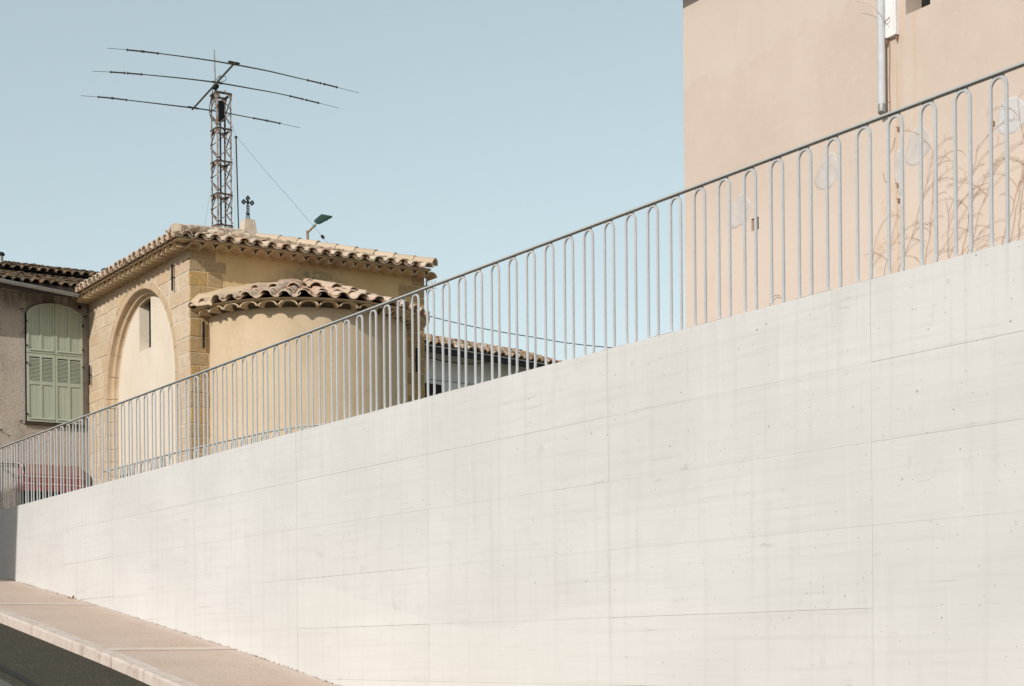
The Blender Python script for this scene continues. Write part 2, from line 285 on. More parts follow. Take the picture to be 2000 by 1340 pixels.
# ------------------------------------------------------------------ object helpers
WL = {}
def tag(o, label, cat, group=None):
    o['label'] = label; o['category'] = cat
    if group: o['group'] = group
    return o
def empty(name, loc, label=None, cat=None, group=None):
    o = bpy.data.objects.new(name, None); COL.objects.link(o); o.location = loc; WL[o.name] = Vector(loc)
    o.empty_display_size = .2
    if label: tag(o, label, cat, group)
    return o
class MB:
    def __init__(s): s.v = []; s.f = []; s.sm = []
    def poly(s, pts, smooth=False):
        i = len(s.v); s.v += [Vector(p) for p in pts]; s.f.append(tuple(range(i, i+len(pts)))); s.sm.append(smooth)
    def box(s, x0, x1, y0, y1, z0, z1):
        i = len(s.v)
        s.v += [Vector(p) for p in ((x0, y0, z0), (x1, y0, z0), (x1, y1, z0), (x0, y1, z0), (x0, y0, z1), (x1, y0, z1), (x1, y1, z1), (x0, y1, z1))]
        for q in ((3, 2, 1, 0), (4, 5, 6, 7), (0, 1, 5, 4), (1, 2, 6, 5), (2, 3, 7, 6), (3, 0, 4, 7)): s.f.append(tuple(i+k for k in q)); s.sm.append(False)
        return s
    def hexa(s, P):   # 8 points: bottom ring then top ring
        i = len(s.v); s.v += [Vector(p) for p in P]
        for q in ((3, 2, 1, 0), (4, 5, 6, 7), (0, 1, 5, 4), (1, 2, 6, 5), (2, 3, 7, 6), (3, 0, 4, 7)): s.f.append(tuple(i+k for k in q)); s.sm.append(False)
        return s
    def prism(s, pts, off):   # polygon extruded by vector
        n = len(pts); i = len(s.v); off = Vector(off)
        s.v += [Vector(p) for p in pts] + [Vector(p)+off for p in pts]
        s.f.append(tuple(i+k for k in range(n))); s.f.append(tuple(i+n+k for k in reversed(range(n)))); s.sm += [False, False]
        for k in range(n): s.f.append((i+k, i+n+k, i+n+(k+1) % n, i+(k+1) % n)); s.sm.append(False)
        return s
    def tube(s, pts, r, n=8, caps=True, closed=False):
        pts = [Vector(p) for p in pts]; m = len(pts); rs = r if isinstance(r, (list, tuple)) else [r]*m
        i0 = len(s.v); ref = None
        for k, p in enumerate(pts):
            if closed: d = pts[(k+1) % m]-pts[k-1]
            else: d = pts[min(k+1, m-1)]-pts[max(k-1, 0)]
            d.normalize()
            if ref is None: ref = d.orthogonal().normalized()
            a = (ref - d*ref.dot(d)).normalized(); ref = a; b = d.cross(a)
            for j in range(n):
                q = 2*PI*j/n; s.v.append(p + (a*math.cos(q)+b*math.sin(q))*rs[k])
        for k in range(m if closed else m-1):
            for j in range(n):
                k2 = (k+1) % m
                s.f.append((i0+k*n+j, i0+k*n+(j+1) % n, i0+k2*n+(j+1) % n, i0+k2*n+j)); s.sm.append(n > 4)
        if caps and not closed:
            s.f.append(tuple(i0+j for j in reversed(range(n)))); s.f.append(tuple(i0+(m-1)*n+j for j in range(n))); s.sm += [False, False]
        return s
    def bar(s, a, b, w, h, up=(0, 0, 1)):
        a, b = Vector(a), Vector(b); d = (b-a).normalized(); u = Vector(up); sx = d.cross(u)
        if sx.length < 1e-4: sx = d.orthogonal()
        sx.normalize(); u = sx.cross(d)
        P = [p + sx*i*w/2 + u*j*h/2 for p in (a, b) for i, j in ((-1, -1), (1, -1), (1, 1), (-1, 1))]
        return s.hexa(P)
    def build(s, name, mat, parent=None, kind=None, center=True, angle=.7):
        if not s.v: return None
        c = Vector((0, 0, 0))
        if center:
            lo = Vector([min(v[i] for v in s.v) for i in range(3)]); hi = Vector([max(v[i] for v in s.v) for i in range(3)])
            c = (lo+hi)/2; c.z = lo.z
        me = bpy.data.meshes.new(name); me.from_pydata([v-c for v in s.v], [], s.f)
        bm = bmesh.new(); bm.from_mesh(me); bmesh.ops.recalc_face_normals(bm, faces=bm.faces); bm.to_mesh(me); bm.free()
        if any(s.sm):
            me.polygons.foreach_set('use_smooth', s.sm); me.set_sharp_from_angle(angle=angle)
        me.materials.append(mat); me.update()
        o = bpy.data.objects.new(name, me); COL.objects.link(o)
        WL[o.name] = c
        if parent: o.parent = parent; o.location = c - WL[parent.name]
        else: o.location = c
        if kind: o['kind'] = kind
        return o
def inst(name, me, Mx, parent):
    o = bpy.data.objects.new(name, me); COL.objects.link(o); o.parent = parent
    o.matrix_local = Matrix.Translation(-WL[parent.name]) @ Mx
    return o
def frame(o, a, b, c):
    a, b, c = Vector(a), Vector(b), Vector(c)
    return Matrix(((a.x, b.x, c.x, o[0]), (a.y, b.y, c.y, o[1]), (a.z, b.z, c.z, o[2]), (0, 0, 0, 1)))
def R(a, b): return random.uniform(a, b)

def tile_verts(r0, r1, L, th=.014, seg=7, arc=165, inv=False, jit=0):
    """a canal tile: axis +Y, lower wide end at y=0, hump towards +Z (or -Z when inv)"""
    h = math.radians(arc)/2; V = []; Fc = []; S = []
    zo = lambda r: -r*math.cos(h)
    for (y, r) in ((0, r0), (L, r1)):
        for rr in (r, r-th):
            for k in range(seg+1):
                q = -h+2*h*k/seg; j = 1+random.uniform(-jit, jit)
                V.append(Vector((rr*j*math.sin(q), y+random.uniform(-jit, jit)*.12, (r*0+rr*j*math.cos(q)+zo(r))*(-1 if inv else 1))))
    n = seg+1
    for k in range(seg):
        Fc += [(k, k+1, 2*n+k+1, 2*n+k), (n+k+1, n+k, 3*n+k, 3*n+k+1), (k+1, k, n+k, n+k+1), (2*n+k, 2*n+k+1, 3*n+k+1, 3*n+k)]; S += [True, True, False, False]
    Fc += [(0, 2*n, 3*n, n), (seg, n+seg, 3*n+seg, 2*n+seg)]; S += [False, False]
    return V, Fc, S
def tile_mesh(name, mat, *a, **k):
    V, Fc, S = tile_verts(*a, **k)
    me = bpy.data.meshes.new(name); me.from_pydata(V, [], Fc); me.polygons.foreach_set('use_smooth', S)
    bm = bmesh.new(); bm.from_mesh(me); bmesh.ops.recalc_face_normals(bm, faces=bm.faces); bm.to_mesh(me); bm.free()
    me.set_sharp_from_angle(angle=.8); me.materials.append(mat); return me

# ------------------------------------------------------------------ ground, road, pavement
PROF = [(-60, -1.9), (-20, -1.75), (-5, -1.68), (0, -1.6), (5, -1.45), (9, -1.18), (12, -.85), (14, -.60), (15.95, -.35), (16.69, -.232), (18.04, -.03), (19.92, .222), (21.32, .41), (22.91, .62), (25.14, .905), (26.2, 1.04), (27.88, 1.25), (31, 1.62), (34, 1.84), (38, 1.95), (60, 2.0), (300, 2.0)]
def prof(y):
    if y <= PROF[0][0]: return PROF[0][1]
    for (a, p), (b, q) in zip(PROF, PROF[1:]):
        if y <= b:
            return p+(q-p)*(y-a)/(b-a)
    return PROF[-1][1]
def smooth_prof(y): return sum(prof(y+k*.4) for k in (-2, -1, 0, 1, 2))/5
XW = 8.0; XK = 6.30; XB = 6.50
def sheet(xs, ys, zf):
    m = MB(); nx = len(xs)
    m.v = [Vector((x, y, zf(x, y))) for y in ys for x in xs]
    for j in range(len(ys)-1):
        for i in range(nx-1):
            m.f.append((j*nx+i, j*nx+i+1, (j+1)*nx+i+1, (j+1)*nx+i)); m.sm.append(True)
    return m
def fr(a, b, st):
    n = max(1, round((b-a)/st)); return [a+(b-a)*k/n for k in range(n+1)]
ys = fr(-30, 40, .5)
sheet([-900, -60, -9.2, -9, 8.1, 8.12, 60, 900], [-900, -60]+fr(-30, 40, 1)+[60, 900], lambda x, y: smooth_prof(y)-.35 if x < 8.11 else max(smooth_prof(y)-.3, 1.9)).build('ground', M['ground'], kind='structure', center=False)
sheet([-3.6, -1, 1, 3, 5, XK+.05], ys, lambda x, y: smooth_prof(y)-.125).build('road', M['asphalt'], kind='structure', center=False)
BYS = (8.6, 13.65, 18.72, 23.72, 28.75)
pav = sheet([XB-.01, 7, 7.5, XW+.01], sorted(ys+[b_+d_ for b_ in BYS for d_ in (-.11, 0, .11)]), lambda x, y: smooth_prof(y)).build('pavement', M['paving'], kind='structure', center=False)
for yb in (8.6, 13.65, 18.72, 23.72, 28.75):
    b = sheet([XB, XW-.002], [yb-.11, yb, yb+.11], lambda x, y: smooth_prof(y)+.004)
    b.build('band', M['band'], pav)
sheet([-5.2, -3.8], ys, lambda x, y: smooth_prof(y)).build('far_pavement', M['paving'], kind='structure', center=False)
kerb = empty('kerb', (6.4, 18, 0)); kerb['kind'] = 'structure'
def kerb_stone(x0, x1, ya, yb, parent):
    m = MB(); g = .005; ya += g; yb -= g; b = .022
    rows = []
    for y in (ya, (ya+yb)/2, yb):
        zt = smooth_prof(y)+.006+R(-.0015, .0015)
        rows.append([(x0, y, zt-.40), (x0, y, zt-b), (x0+b*.35, y, zt-b*.35), (x0+b, y, zt), (x1, y, zt), (x1, y, zt-.40)])
    i = len(m.v)
    for r in rows: m.v += [Vector(p) for p in r]
    for k in range(2):
        for j in range(5): m.f.append((k*6+j, k*6+j+1, (k+1)*6+j+1, (k+1)*6+j)); m.sm.append(False)
    m.f += [tuple(range(6)), tuple(12+j for j in reversed(range(6)))]; m.sm += [False, False]
    return m.build('kerb_stone', M['kerb'], parent)
y = 3.1
while y < 34:
    L = 1.0; kerb_stone(XK, XB-.004, y, y+L, kerb); y += L
MB().hexa([(x, y_, smooth_prof(y_)-dz) for dz in (.4, .006) for x, y_ in ((XK+.012, -30), (XB-.012, -30), (XB-.012, 3.0), (XK+.012, 3.0))]).build('kerb_run', M['kerb'], kerb)
m = sheet([XK+.004, XB-.008], fr(3, 34.5, .5), lambda x, y: smooth_prof(y)-.004); m.build('kerb_joint_mortar', M['mortar'], kerb)
# tar seam and the older road surface beyond it
sp = [(-60, 1262), (-20, 1288), (0, 1303), (20, 1314), (40, 1324), (60, 1335), (85, 1350), (115, 1370), (160, 1400)]
def onroad(px, py):
    v = ray(px, py); s = 14.
    for _ in range(40):
        p = v*s; s += (smooth_prof(p.y)-.125 - p.z)/(v.z - .145*v.y)*.9
    return v*s
def strip(px_pts, wpx, lift):
    m = MB(); a = [onroad(x, y-wpx) for x, y in px_pts]; b = [onroad(x, y+wpx) for x, y in px_pts]
    for i in range(len(a)-1):
        m.poly([p+Vector((0, 0, lift)) for p in (a[i], a[i+1], b[i+1], b[i])])
    return m
strip(sp, 5.0, .008).build('tar_seam', M['tar'], kind='structure')
strip([(x-40, y+48) for x, y in sp], 46, .004).build('worn_road_surface', M['old_asphalt'], kind='structure')
# leaf litter along the foot of the wall
lit = MB()
for _ in range(420):
    y_ = R(14.5, 28); x_ = XW-abs(random.gauss(0, .015))-.004; s_ = R(.003, .011)*(1.6 if random.random() < .1 else 1); q = R(0, PI); z_ = smooth_prof(y_)+.006
    lit.poly([(x_+s_*math.cos(q+k*PI/2), y_+s_*1.6*math.sin(q+k*PI/2), z_+R(0, .006)) for k in range(4)])
lit.build('leaf_litter', M['dead'], kind='stuff')
for px_, py_ in ((139, 1166.5),):
    p = onX(px_, py_, 7.93); z_ = smooth_prof(p.y)
    mb = MB()
    for k in range(5):
        q = k*1.3; mb.poly([(p.x, p.y, z_+.012), (p.x+.05*math.cos(q), p.y+.05*math.sin(q), z_+.02+.01*k), (p.x+.05*math.cos(q+.5), p.y+.05*math.sin(q+.5), z_+.012)])
    tag(mb.build('dead_leaf', M['dead']), 'curled brown dead leaf lying on pavement against the wall foot', 'leaf')

# ------------------------------------------------------------------ white concrete wall
WT = 2.43
wall = empty('retaining_wall', (8.1, 15, -.5), 'long pale board-marked concrete retaining wall along the sloping pavement', 'wall')
yj = [-6.6, -3.7, -.75, 2.2, 5.16, 8.11, 11.07, 14.01, 16.92, 19.90, 22.87, 25.13, 28.1, 31.05, 34.0]
zj = [-1.93, -1.38, -.825, -.28, .265, .81, 1.36, 1.885, WT]
MB().box(8.0028, 8.25, yj[0], yj[-1], -2.2, WT-.0015).build('core', M['joint'], wall)
MB().box(8.03, 8.253, yj[0]+.01, yj[-1]-.01, -2.1, WT+.0008).build('back_facing', M['concrete'], wall)
for i in range(len(yj)-1):
    for j in range(len(zj)-1):
        a, b = yj[i], yj[i+1]; c_, d_ = zj[j], zj[j+1]
        if d_ < smooth_prof((a+b)/2)-.5: continue
        g = random.choice((.0002, .0003, .0005, .0011)); gv = random.choice((.0008, .0012, .0018)); e = [R(-.0018, .0006) for _ in range(4)]
        far_ = max(.8, min(2.6, .35+(a+b)/2/11)); g *= far_; gv *= far_
        top = 0 if j == len(zj)-2 else g
        x1 = 8.03
        MB().hexa([(8+e[0], a+gv, c_+g), (x1, a+gv, c_+g), (x1, b-gv, c_+g), (8+e[1], b-gv, c_+g),
                   (8+e[2], a+gv, d_-top), (x1, a+gv, d_-top), (x1, b-gv, d_-top), (8+e[3], b-gv, d_-top)]).build('panel', M['concrete'], wall)
m = MB(); y = 8.0
while y < 15:
    l = R(.03, .25)
    if random.random() < .72: m.box(8.002, 8.02, y, y+l, WT-.002, WT+R(.001, .006))
    y += l+R(0, .05)
m.build('edge_dirt', M['dirt'], wall, kind='stuff')

# ------------------------------------------------------------------ railings of closed steel loops
def loop_mesh(name, hw, zb, zt, w=.021, dpt=.016, seg=9):
    """stadium ring in the YZ plane (y across), front face at x=0, depth towards +x"""
    V = []; rc = hw-w/2
    path = []
    for k in range(seg+1): q = PI*k/seg; path.append((math.cos(q), math.sin(q), zt-hw))
    for k in range(seg+1): q = PI+PI*k/seg; path.append((math.cos(q), math.sin(q), zb+hw))
    Fc = []; n = len(path)
    bv = .0022
    for (c_, s_, cz) in path:
        for (rr, xx) in ((hw-bv, 0), (hw, bv), (hw, dpt), (hw-w, dpt), (hw-w, bv), (hw-w+bv, 0)):
            V.append((xx, rr*c_, cz+rr*s_))
    for k in range(n):
        k2 = (k+1) % n
        for j in range(6): Fc.append((k*6+j, k2*6+j, k2*6+(j+1) % 6, k*6+(j+1) % 6))
    me = bpy.data.meshes.new(name); me.from_pydata(V, [], Fc)
    bm = bmesh.new(); bm.from_mesh(me); bmesh.ops.recalc_face_normals(bm, faces=bm.faces); bm.to_mesh(me); bm.free()
    me.polygons.foreach_set('use_smooth', [True]*len(Fc)); me.set_sharp_from_angle(angle=.6)
    me.materials.append(M['steel']); return me
RZ = onX(1955, 135.4, 8.073).z
rail1 = empty('railing', (8.11, 15, WT), 'tall grey steel railing of long closed loops standing on the concrete wall', 'railing')
ZB = RZ-.0125
MB().box(8.079, 8.128, -6.5, 33.9, ZB, RZ).build('handrail', M['rail'], rail1)
lo = MB(); y = -6.5
while y < 33.9:
    L = min(2.3, 33.9-y); lo.box(8.1005, 8.1165, y+.002, y+L-.002, ZB-.005, ZB); y += L
lo.build('lower_bar', M['rail'], rail1)
ZL = ZB-.0035
lm = loop_mesh('railing_loop', .073, WT-.012, ZL)
k = -46
n0y = onX(1948, 877-.372*1948, 8.1).y
for n in range(-44, 94):
    y = n0y + .2895*n + (.0001*n*n if n > 0 else 0)
    if y > 33.8 or y < -6.4: continue
    inst('railing_loop', lm, Matrix.Translation((8.1+R(-.001, .001), y+R(-.002, .002), 0)) @ Matrix.Rotation(R(-.006, .006), 4, 'Z'), rail1)
wd = MB()
for n in range(-44, 94):
    y = n0y + .2895*n + (.0001*n*n if n > 0 else 0)
    if 5 < y < 33.8: wd.box(8.103, 8.114, y-.045, y-.036, ZL-.012, ZL+.004); wd.box(8.103, 8.114, y+.036, y+.045, ZL-.012, ZL+.004)
wd.build('weld_bead', M['rail'], rail1, kind='stuff')

# curved railing on the terrace in front of the chapel
pp = [Vector((9.25, 26.9, 0)), Vector((9.29, 25.2, 0)), Vector((9.31, 23.9, 0)), Vector((9.37, 22.87, 0)), Vector((9.44, 21.96, 0)), Vector((9.53, 20.95, 0)), Vector((9.68, 20.3, 0)), Vector((9.92, 19.85, 0)), Vector((10.3, 19.58, 0)), Vector((10.8, 19.45, 0))]
def resample(P, st):
    out = [P[0]]; acc = 0; need = st
    for a, b in zip(P, P[1:]):
        L = (b-a).length; t0 = 0
        while t0+need <= L: t0 += need; out.append(a+(b-a)*(t0/L)); need = st
        need -= (L-t0)
    return out
def catmull(P, n=6):
    out = []
    for i in range(len(P)-1):
        p0, p1, p2, p3 = P[max(i-1, 0)], P[i], P[i+1], P[min(i+2, len(P)-1)]
        for k in range(n):
            t = k/n; out.append(.5*((2*p1)+(p2-p0)*t+(2*p0-5*p1+4*p2-p3)*t*t+(3*p1-p0-3*p2+p3)*t*t*t))
    out.append(P[-1]); return out
path = catmull(pp)
rail2 = empty('railing', (9.4, 23, 1.9), 'lower curved railing on the terrace between wall and chapel apse', 'railing')
def sweep_rect(P, w, z0, z1):
    m = MB(); sec = []
    for i, p in enumerate(P):
        d = (P[min(i+1, len(P)-1)]-P[max(i-1, 0)]).normalized(); s_ = Vector((d.y, -d.x, 0))*w/2
        sec.append([Vector((q.x, q.y, z)) for q, z in ((p-s_, z0), (p+s_, z0), (p+s_, z1), (p-s_, z1))])
    for a, b in zip(sec, sec[1:]):
        for j in range(4): m.poly([a[j], b[j], b[(j+1) % 4], a[(j+1) % 4]])
    m.poly(sec[0]); m.poly(sec[-1]); return m
sweep_rect(path, .05, 2.985, 3.0).build('handrail', M['rail'], rail2)
l2 = loop_mesh('low_railing_loop', .073, 1.93, 2.984)
rs = resample(path, .29)
for i, p in enumerate(rs[1:]):
    d = (rs[min(i+2, len(rs)-1)]-rs[i]).normalized(); a = math.atan2(d.y, d.x)
    inst('railing_loop', l2, Matrix.Translation(p) @ Matrix.Rotation(a-PI/2, 4, 'Z'), rail2)

# ------------------------------------------------------------------ chapel
CX0, CY0, CX1, CY1 = 10.02, 25.0, 14.24, 29.85
CZ0, CZ1 = 1.9, 6.40
chapel = empty('chapel', (12.1, 27.4, CZ0), 'small ochre limestone chapel with pointed blind arch, round apse and clay tiled roof', 'chapel')
MB().box(CX0+.55, CX1-.03, CY0+.03, CY1-.03, CZ0, CZ1-.01).build('masonry_core', M['mortar'], chapel)
# plaster of the side wall and hidden walls
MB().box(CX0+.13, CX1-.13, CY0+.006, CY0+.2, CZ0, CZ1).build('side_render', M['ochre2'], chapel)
MB().box(CX1-.2, CX1-.004, CY0+.15, CY1, CZ0, CZ1).build('rear_render', M['ochre'], chapel)
MB().box(CX0+.3, CX1-.01, CY1-.2, CY1-.002, CZ0, CZ1-.004).build('north_render', M['ochre'], chapel)
AC, AZ = 27.29, 4.50       # centre of the arch, springing height
R1, R2, R3 = 1.62, 1.555, 1.505
RV = 1.745
D2 = .178                   # depth of the infill
# mortar backing of the front with the arch left open
m = MB()
def ringpt(r, q, x): return (x, AC+r*math.cos(q), AZ+r*math.sin(q))
bx = CX0+.007
seg = 40
outer = []
prev = None
for k in range(seg+1):
    q = PI*k/seg; p = ringpt(R1+.03, q, bx)
    c_, s_ = math.cos(q), math.sin(q)
    # matching point on the rectangle
    tx = 1e9 if abs(c_) < 1e-6 else ((CY1-AC) if c_ > 0 else (AC-CY0))/abs(c_)
    tz = 1e9 if s_ < 1e-6 else (CZ1-AZ)/s_
    t_ = min(tx, tz); o = (bx, AC+c_*t_, AZ+s_*t_)
    if prev: m.poly([prev[0], p, o, prev[1]])
    prev = (p, o)
for (c_, yw) in ((1, CY1-.001), (-1, CY0+.001)):
    q = math.atan2(CZ1-AZ, (yw-AC)); m.poly([(bx, yw, CZ1), (bx, AC+c_*(abs(yw-AC)-.4), CZ1), (bx, yw, CZ1-.4)])
for ya, yb in ((CY0+.001, AC-R1-.03), (AC+R1+.03, CY1-.001)): m.poly([(bx, ya, CZ0), (bx, yb, CZ0), (bx, yb, AZ), (bx, ya, AZ)])
m.build('mortar_bed', M['mortar'], chapel)
MB().box(CX0+.009, CX0+.3, CY0+.0095, CY0+.35, CZ0, CZ1-.002).build('corner_bed', M['mortar'], chapel)
MB().box(CX1-.3, CX1-.012, CY0+.008, CY0+.3, CZ0, CZ1-.003).build('corner_bed', M['mortar'], chapel)

def clip(poly, nx, nz, d):  # keep points with nx*y+nz*z >= d
    out = []
    for i in range(len(poly)):
        a, b = poly[i], poly[(i+1) % len(poly)]; fa = nx*a[0]+nz*a[1]-d; fb = nx*b[0]+nz*b[1]-d
        if fa >= 0: out.append(a)
        if (fa >= 0) != (fb >= 0): t_ = fa/(fa-fb); out.append((a[0]+(b[0]-a[0])*t_, a[1]+(b[1]-a[1])*t_))
    return out
def parea(p): return abs(sum(p[i][0]*p[(i+1) % len(p)][1]-p[(i+1) % len(p)][0]*p[i][1] for i in range(len(p))))/2
def stone_poly(poly, plane, mat, depth=.05, name='stone', proud=None):
    """poly in (along, z); plane 'A' faces -X at CX0, plane 'B' faces -Y at CY0"""
    cy = sum(p[0] for p in poly)/len(poly); cz = sum(p[1] for p in poly)/len(poly)
    pr = R(-.003, .004) if proud is None else proud
    def P(a, z, dd): return (CX0-dd, a, z) if plane == 'A' else (a, CY0-dd, z)
    m = MB(); n = len(poly); bev = .009
    front = []; edge = []
    for (a, z) in poly:
        va, vz = cy-a, cz-z; L = math.hypot(va, vz) or 1
        ja, jz = R(-.004, .004), R(-.004, .004)
        edge.append((a+ja, z+jz)); front.append((a+ja+va/L*bev*1.3, z+jz+vz/L*bev*1.3))
    i = 0
    m.v = [Vector(P(a, z, pr)) for a, z in front]+[Vector(P(a, z, pr-.007)) for a, z in edge]+[Vector(P(a, z, -depth)) for a, z in edge]
    m.f = [tuple(range(n))]; m.sm = [False]
    for r in (0, n):
        for k in range(n): m.f.append((r+k, r+(k+1) % n, r+n+(k+1) % n, r+n+k)); m.sm.append(False)
    return m.build(name, mat, chapel)
zc = [6.40, 6.20, 6.01, 5.78, 5.53, 5.27, 4.98, 4.73, 4.53, 4.34, 4.10, 3.87, 3.62, 3.40, 3.15, 2.92, 2.66, 2.43, 2.18, 1.9]
G = .0065
anchors = []
for ci in range(len(zc)-1):
    z1, z0 = zc[ci]-G, zc[ci+1]+G
    y = CY0+.012; first = True
    ends = [R(.28, .5) if ci % 2 else R(.5, .75)]
    ymax = CY1
    while y < ymax-.02:
        wdt = (ends[0] if first else R(.26, .62))
        if ymax-(y+wdt) < .18: wdt = ymax-y
        ya, yb = y+(0 if first else G), min(y+wdt, ymax)-(G if y+wdt < ymax-.01 else 0)
        y += wdt
        poly = [(ya, z0), (yb, z0), (yb, z1), (ya, z1)]
        cyy, czz = (ya+yb)/2, (z0+z1)/2
        Rx = RV+.008
        if czz < AZ:
            if abs(cyy-AC) < Rx:
                # inside the opening; trim to the jamb if it straddles
                if ya < AC-Rx-.06 and yb > AC-Rx: poly = clip(poly, -1, 0, -(AC-Rx))
                elif yb > AC+Rx+.06: poly = clip(poly, 1, 0, AC+Rx)
                else: first = False; continue
            else:
                if cyy < AC: poly = clip(poly, -1, 0, -(AC-Rx))
                else: poly = clip(poly, 1, 0, AC+Rx)
        else:
            # farthest corner decides whether anything stays outside the arch
            far = max(poly, key=lambda p: math.hypot(p[0]-AC, p[1]-AZ))
            if math.hypot(far[0]-AC, far[1]-AZ) < Rx: first = False; continue
            if min(math.hypot(p[0]-AC, p[1]-AZ) for p in poly+[(cyy, z0)]) < Rx:
                q = math.atan2((far[1]+czz)/2-AZ, (far[0]+cyy)/2-AC)
                poly = clip(poly, math.cos(q), math.sin(q), math.cos(q)*AC+math.sin(q)*AZ+Rx)
        first = False
        if len(poly) < 3 or parea(poly) < .006: continue
        stone_poly(poly, 'A', M['stone'])
# quoins on the side wall (exact splits seen in the photograph)
bs = [[0, .44], [0, .22, .62], [0, .29, .55], [0, .20, .52], [0, .30], [0, .17, .30], [0, .30], [0, .30], [0, .15, .30]]
for ci in range(len(zc)-1):
    z1, z0 = zc[ci]-G, zc[ci+1]+G
    sp_ = bs[ci] if ci < len(bs) else ([0, .30] if ci % 2 else [0, .14, .31])
    for a, b in zip(sp_, sp_[1:]):
        stone_poly([(CX0+a+(G if a else 0), z0), (CX0+b-G*.5, z0), (CX0+b-G*.5, z1), (CX0+a+(G if a else 0), z1)], 'B', M['quoin'], proud=R(-.002, .004) if ci < 4 else R(0, .006), depth=.04)
    wv = .24 if ci % 2 == 0 else .50
    stone_poly([(CX1-wv+G, z0), (CX1, z0), (CX1, z1), (CX1-wv+G, z1)], 'B', M['quoin'], proud=R(-.001, .004), depth=.05)
# arch voussoirs: profile swept in radial pieces
prof_pts = [(RV, 0), (R1+.010, 0), (R1, .008), (R1-.001, .045), (R1-.010, .078), (R1-.028, .096), (R2+.006, .104), (R2, .110), (R2-.001, .135), (R2-.008, .158), (R2-.024, .172), (R3+.004, .178), (R3, .184), (R3, .24), (RV, .24)]
def vouss(stations):
    m = MB(); rings = []
    for (kind, q) in stations:
        ring = []
        for (r, dx) in prof_pts:
            if kind == 'arc': ring.append(Vector((CX0+dx, AC+r*math.cos(q), AZ+r*math.sin(q))))
            else: ring.append(Vector((CX0+dx, AC+r*(1 if kind == 'L' else -1), q)))
        rings.append(ring)
    n = len(prof_pts); i0 = 0
    for r in rings: m.v += r
    for k in range(len(rings)-1):
        for j in range(n):
            m.f.append((k*n+j, k*n+(j+1) % n, (k+1)*n+(j+1) % n, (k+1)*n+j)); m.sm.append(True)
    m.f += [tuple(range(n)), tuple((len(rings)-1)*n+j for j in reversed(range(n)))]; m.sm += [False, False]
    m.build('voussoir', M['arch'], chapel, angle=.45)
NV = 13
for k in range(NV):
    q0 = PI*k/NV+.0035; q1 = PI*(k+1)/NV-.0035
    vouss([('arc', q0+(q1-q0)*j/5) for j in range(6)])
for side in 'LR':
    for a, b in zip(zc[8:], zc[9:]):
        vouss([(side, b+.004), (side, min(a, AZ)-.004)])
# mortar behind the joints of the arch
m = MB(); BP = [(RV, .007), (R1+.007, .012), (R1+.005, .116), (R2+.007, .122), (R2+.006, .19), (R3+.007, .196), (R3+.007, .24)]
for k in range(40):
    q0, q1 = PI*k/40, PI*(k+1)/40
    for (ra, da), (rb, db) in zip(BP, BP[1:]):
        m.poly([ringpt(ra, q0, CX0+da), ringpt(rb, q0, CX0+db), ringpt(rb, q1, CX0+db), ringpt(ra, q1, CX0+da)])
m.build('arch_bed', M['mortar'], chapel)
# cream infill with the slit window
xi = CX0+D2
sy0, sy1, sz0, sz1 = 27.19, 27.74, 5.165, 6.05
m = MB()
yl, yr, zt_ = AC-R3-.05, AC+R3+.05, AZ+R3+.05
for (a, b, c_, d_) in ((yl, sy0, CZ0, zt_), (sy1, yr, CZ0, zt_), (sy0, sy1, CZ0, sz0), (sy0, sy1, sz1-.02, zt_)):
    m.poly([(xi, a, c_), (xi, b, c_), (xi, b, d_), (xi, a, d_)])
m.build('cream_infill', M['cream'], chapel)
m = MB(); xd = xi+.165
m.poly([(xi, sy1, sz0), (xd, sy1-.03, sz0), (xd, sy1-.03, sz1), (xi, sy1, sz1)]); m.poly([(xi, sy0, sz0), (xd, sy0+.03, sz0), (xd, sy0+.03, sz1), (xi, sy0, sz1)])
m.poly([(xi, sy0, sz0), (xi, sy1, sz0), (xd, sy1-.03, sz0+.06), (xd, sy0+.03, sz0+.06)]); m.poly([(xi, sy0, sz1), (xi, sy1, sz1), (xd, sy1, sz1), (xd, sy0, sz1)])
m.build('slit_reveal', M['cream'], chapel)
MB().box(xd-.002, xd+.05, sy0-.05, sy1+.05, sz0-.05, sz1+.05).build('slit_pane', M['dark'], chapel)
# apse
QX, QY, QR = 12.0, 25.0, 1.66
AE, AT = 5.28, 6.06          # underside of apse eave, top of its roof at the wall
m = MB(); N = 48
for k in range(N):
    a, b = PI*k/N, PI*(k+1)/N
    m.poly([(QX+QR*math.cos(a), QY-QR*math.sin(a), CZ0), (QX+QR*math.cos(b), QY-QR*math.sin(b), CZ0), (QX+QR*math.cos(b), QY-QR*math.sin(b), AE+.09), (QX+QR*math.cos(a), QY-QR*math.sin(a), AE+.09)], True)
m.build('apse_wall', M['ochre'], chapel)
ER = QR+.28                  # deck radius at the eave
EZ = AE+.11
pit = (AT-EZ)/ER
m = MB()
for k in range(N):
    a, b = PI*k/N, PI*(k+1)/N
    m.poly([(QX+ER*math.cos(a), QY-ER*math.sin(a), EZ), (QX+ER*math.cos(b), QY-ER*math.sin(b), EZ), (QX, QY, AT)], True)
    for zz in (AE+.02,):
        m.poly([(QX+ER*math.cos(a), QY-ER*math.sin(a), EZ), (QX+ER*math.cos(b), QY-ER*math.sin(b), EZ), (QX+QR*math.cos(b), QY-QR*math.sin(b), zz), (QX+QR*math.cos(a), QY-QR*math.sin(a), zz)], True)
m.build('apse_roof_deck', M['deck'], chapel)
tA = [tile_mesh('tile', M['tile_apse'], .108, .090, .40, .016, 8, 150, jit=.05) for _ in range(4)]
tC = [tile_mesh('channel_tile', M['tile_apse'], .105, .090, .42, .016, 8, 130, inv=True, jit=.03) for _ in range(3)]
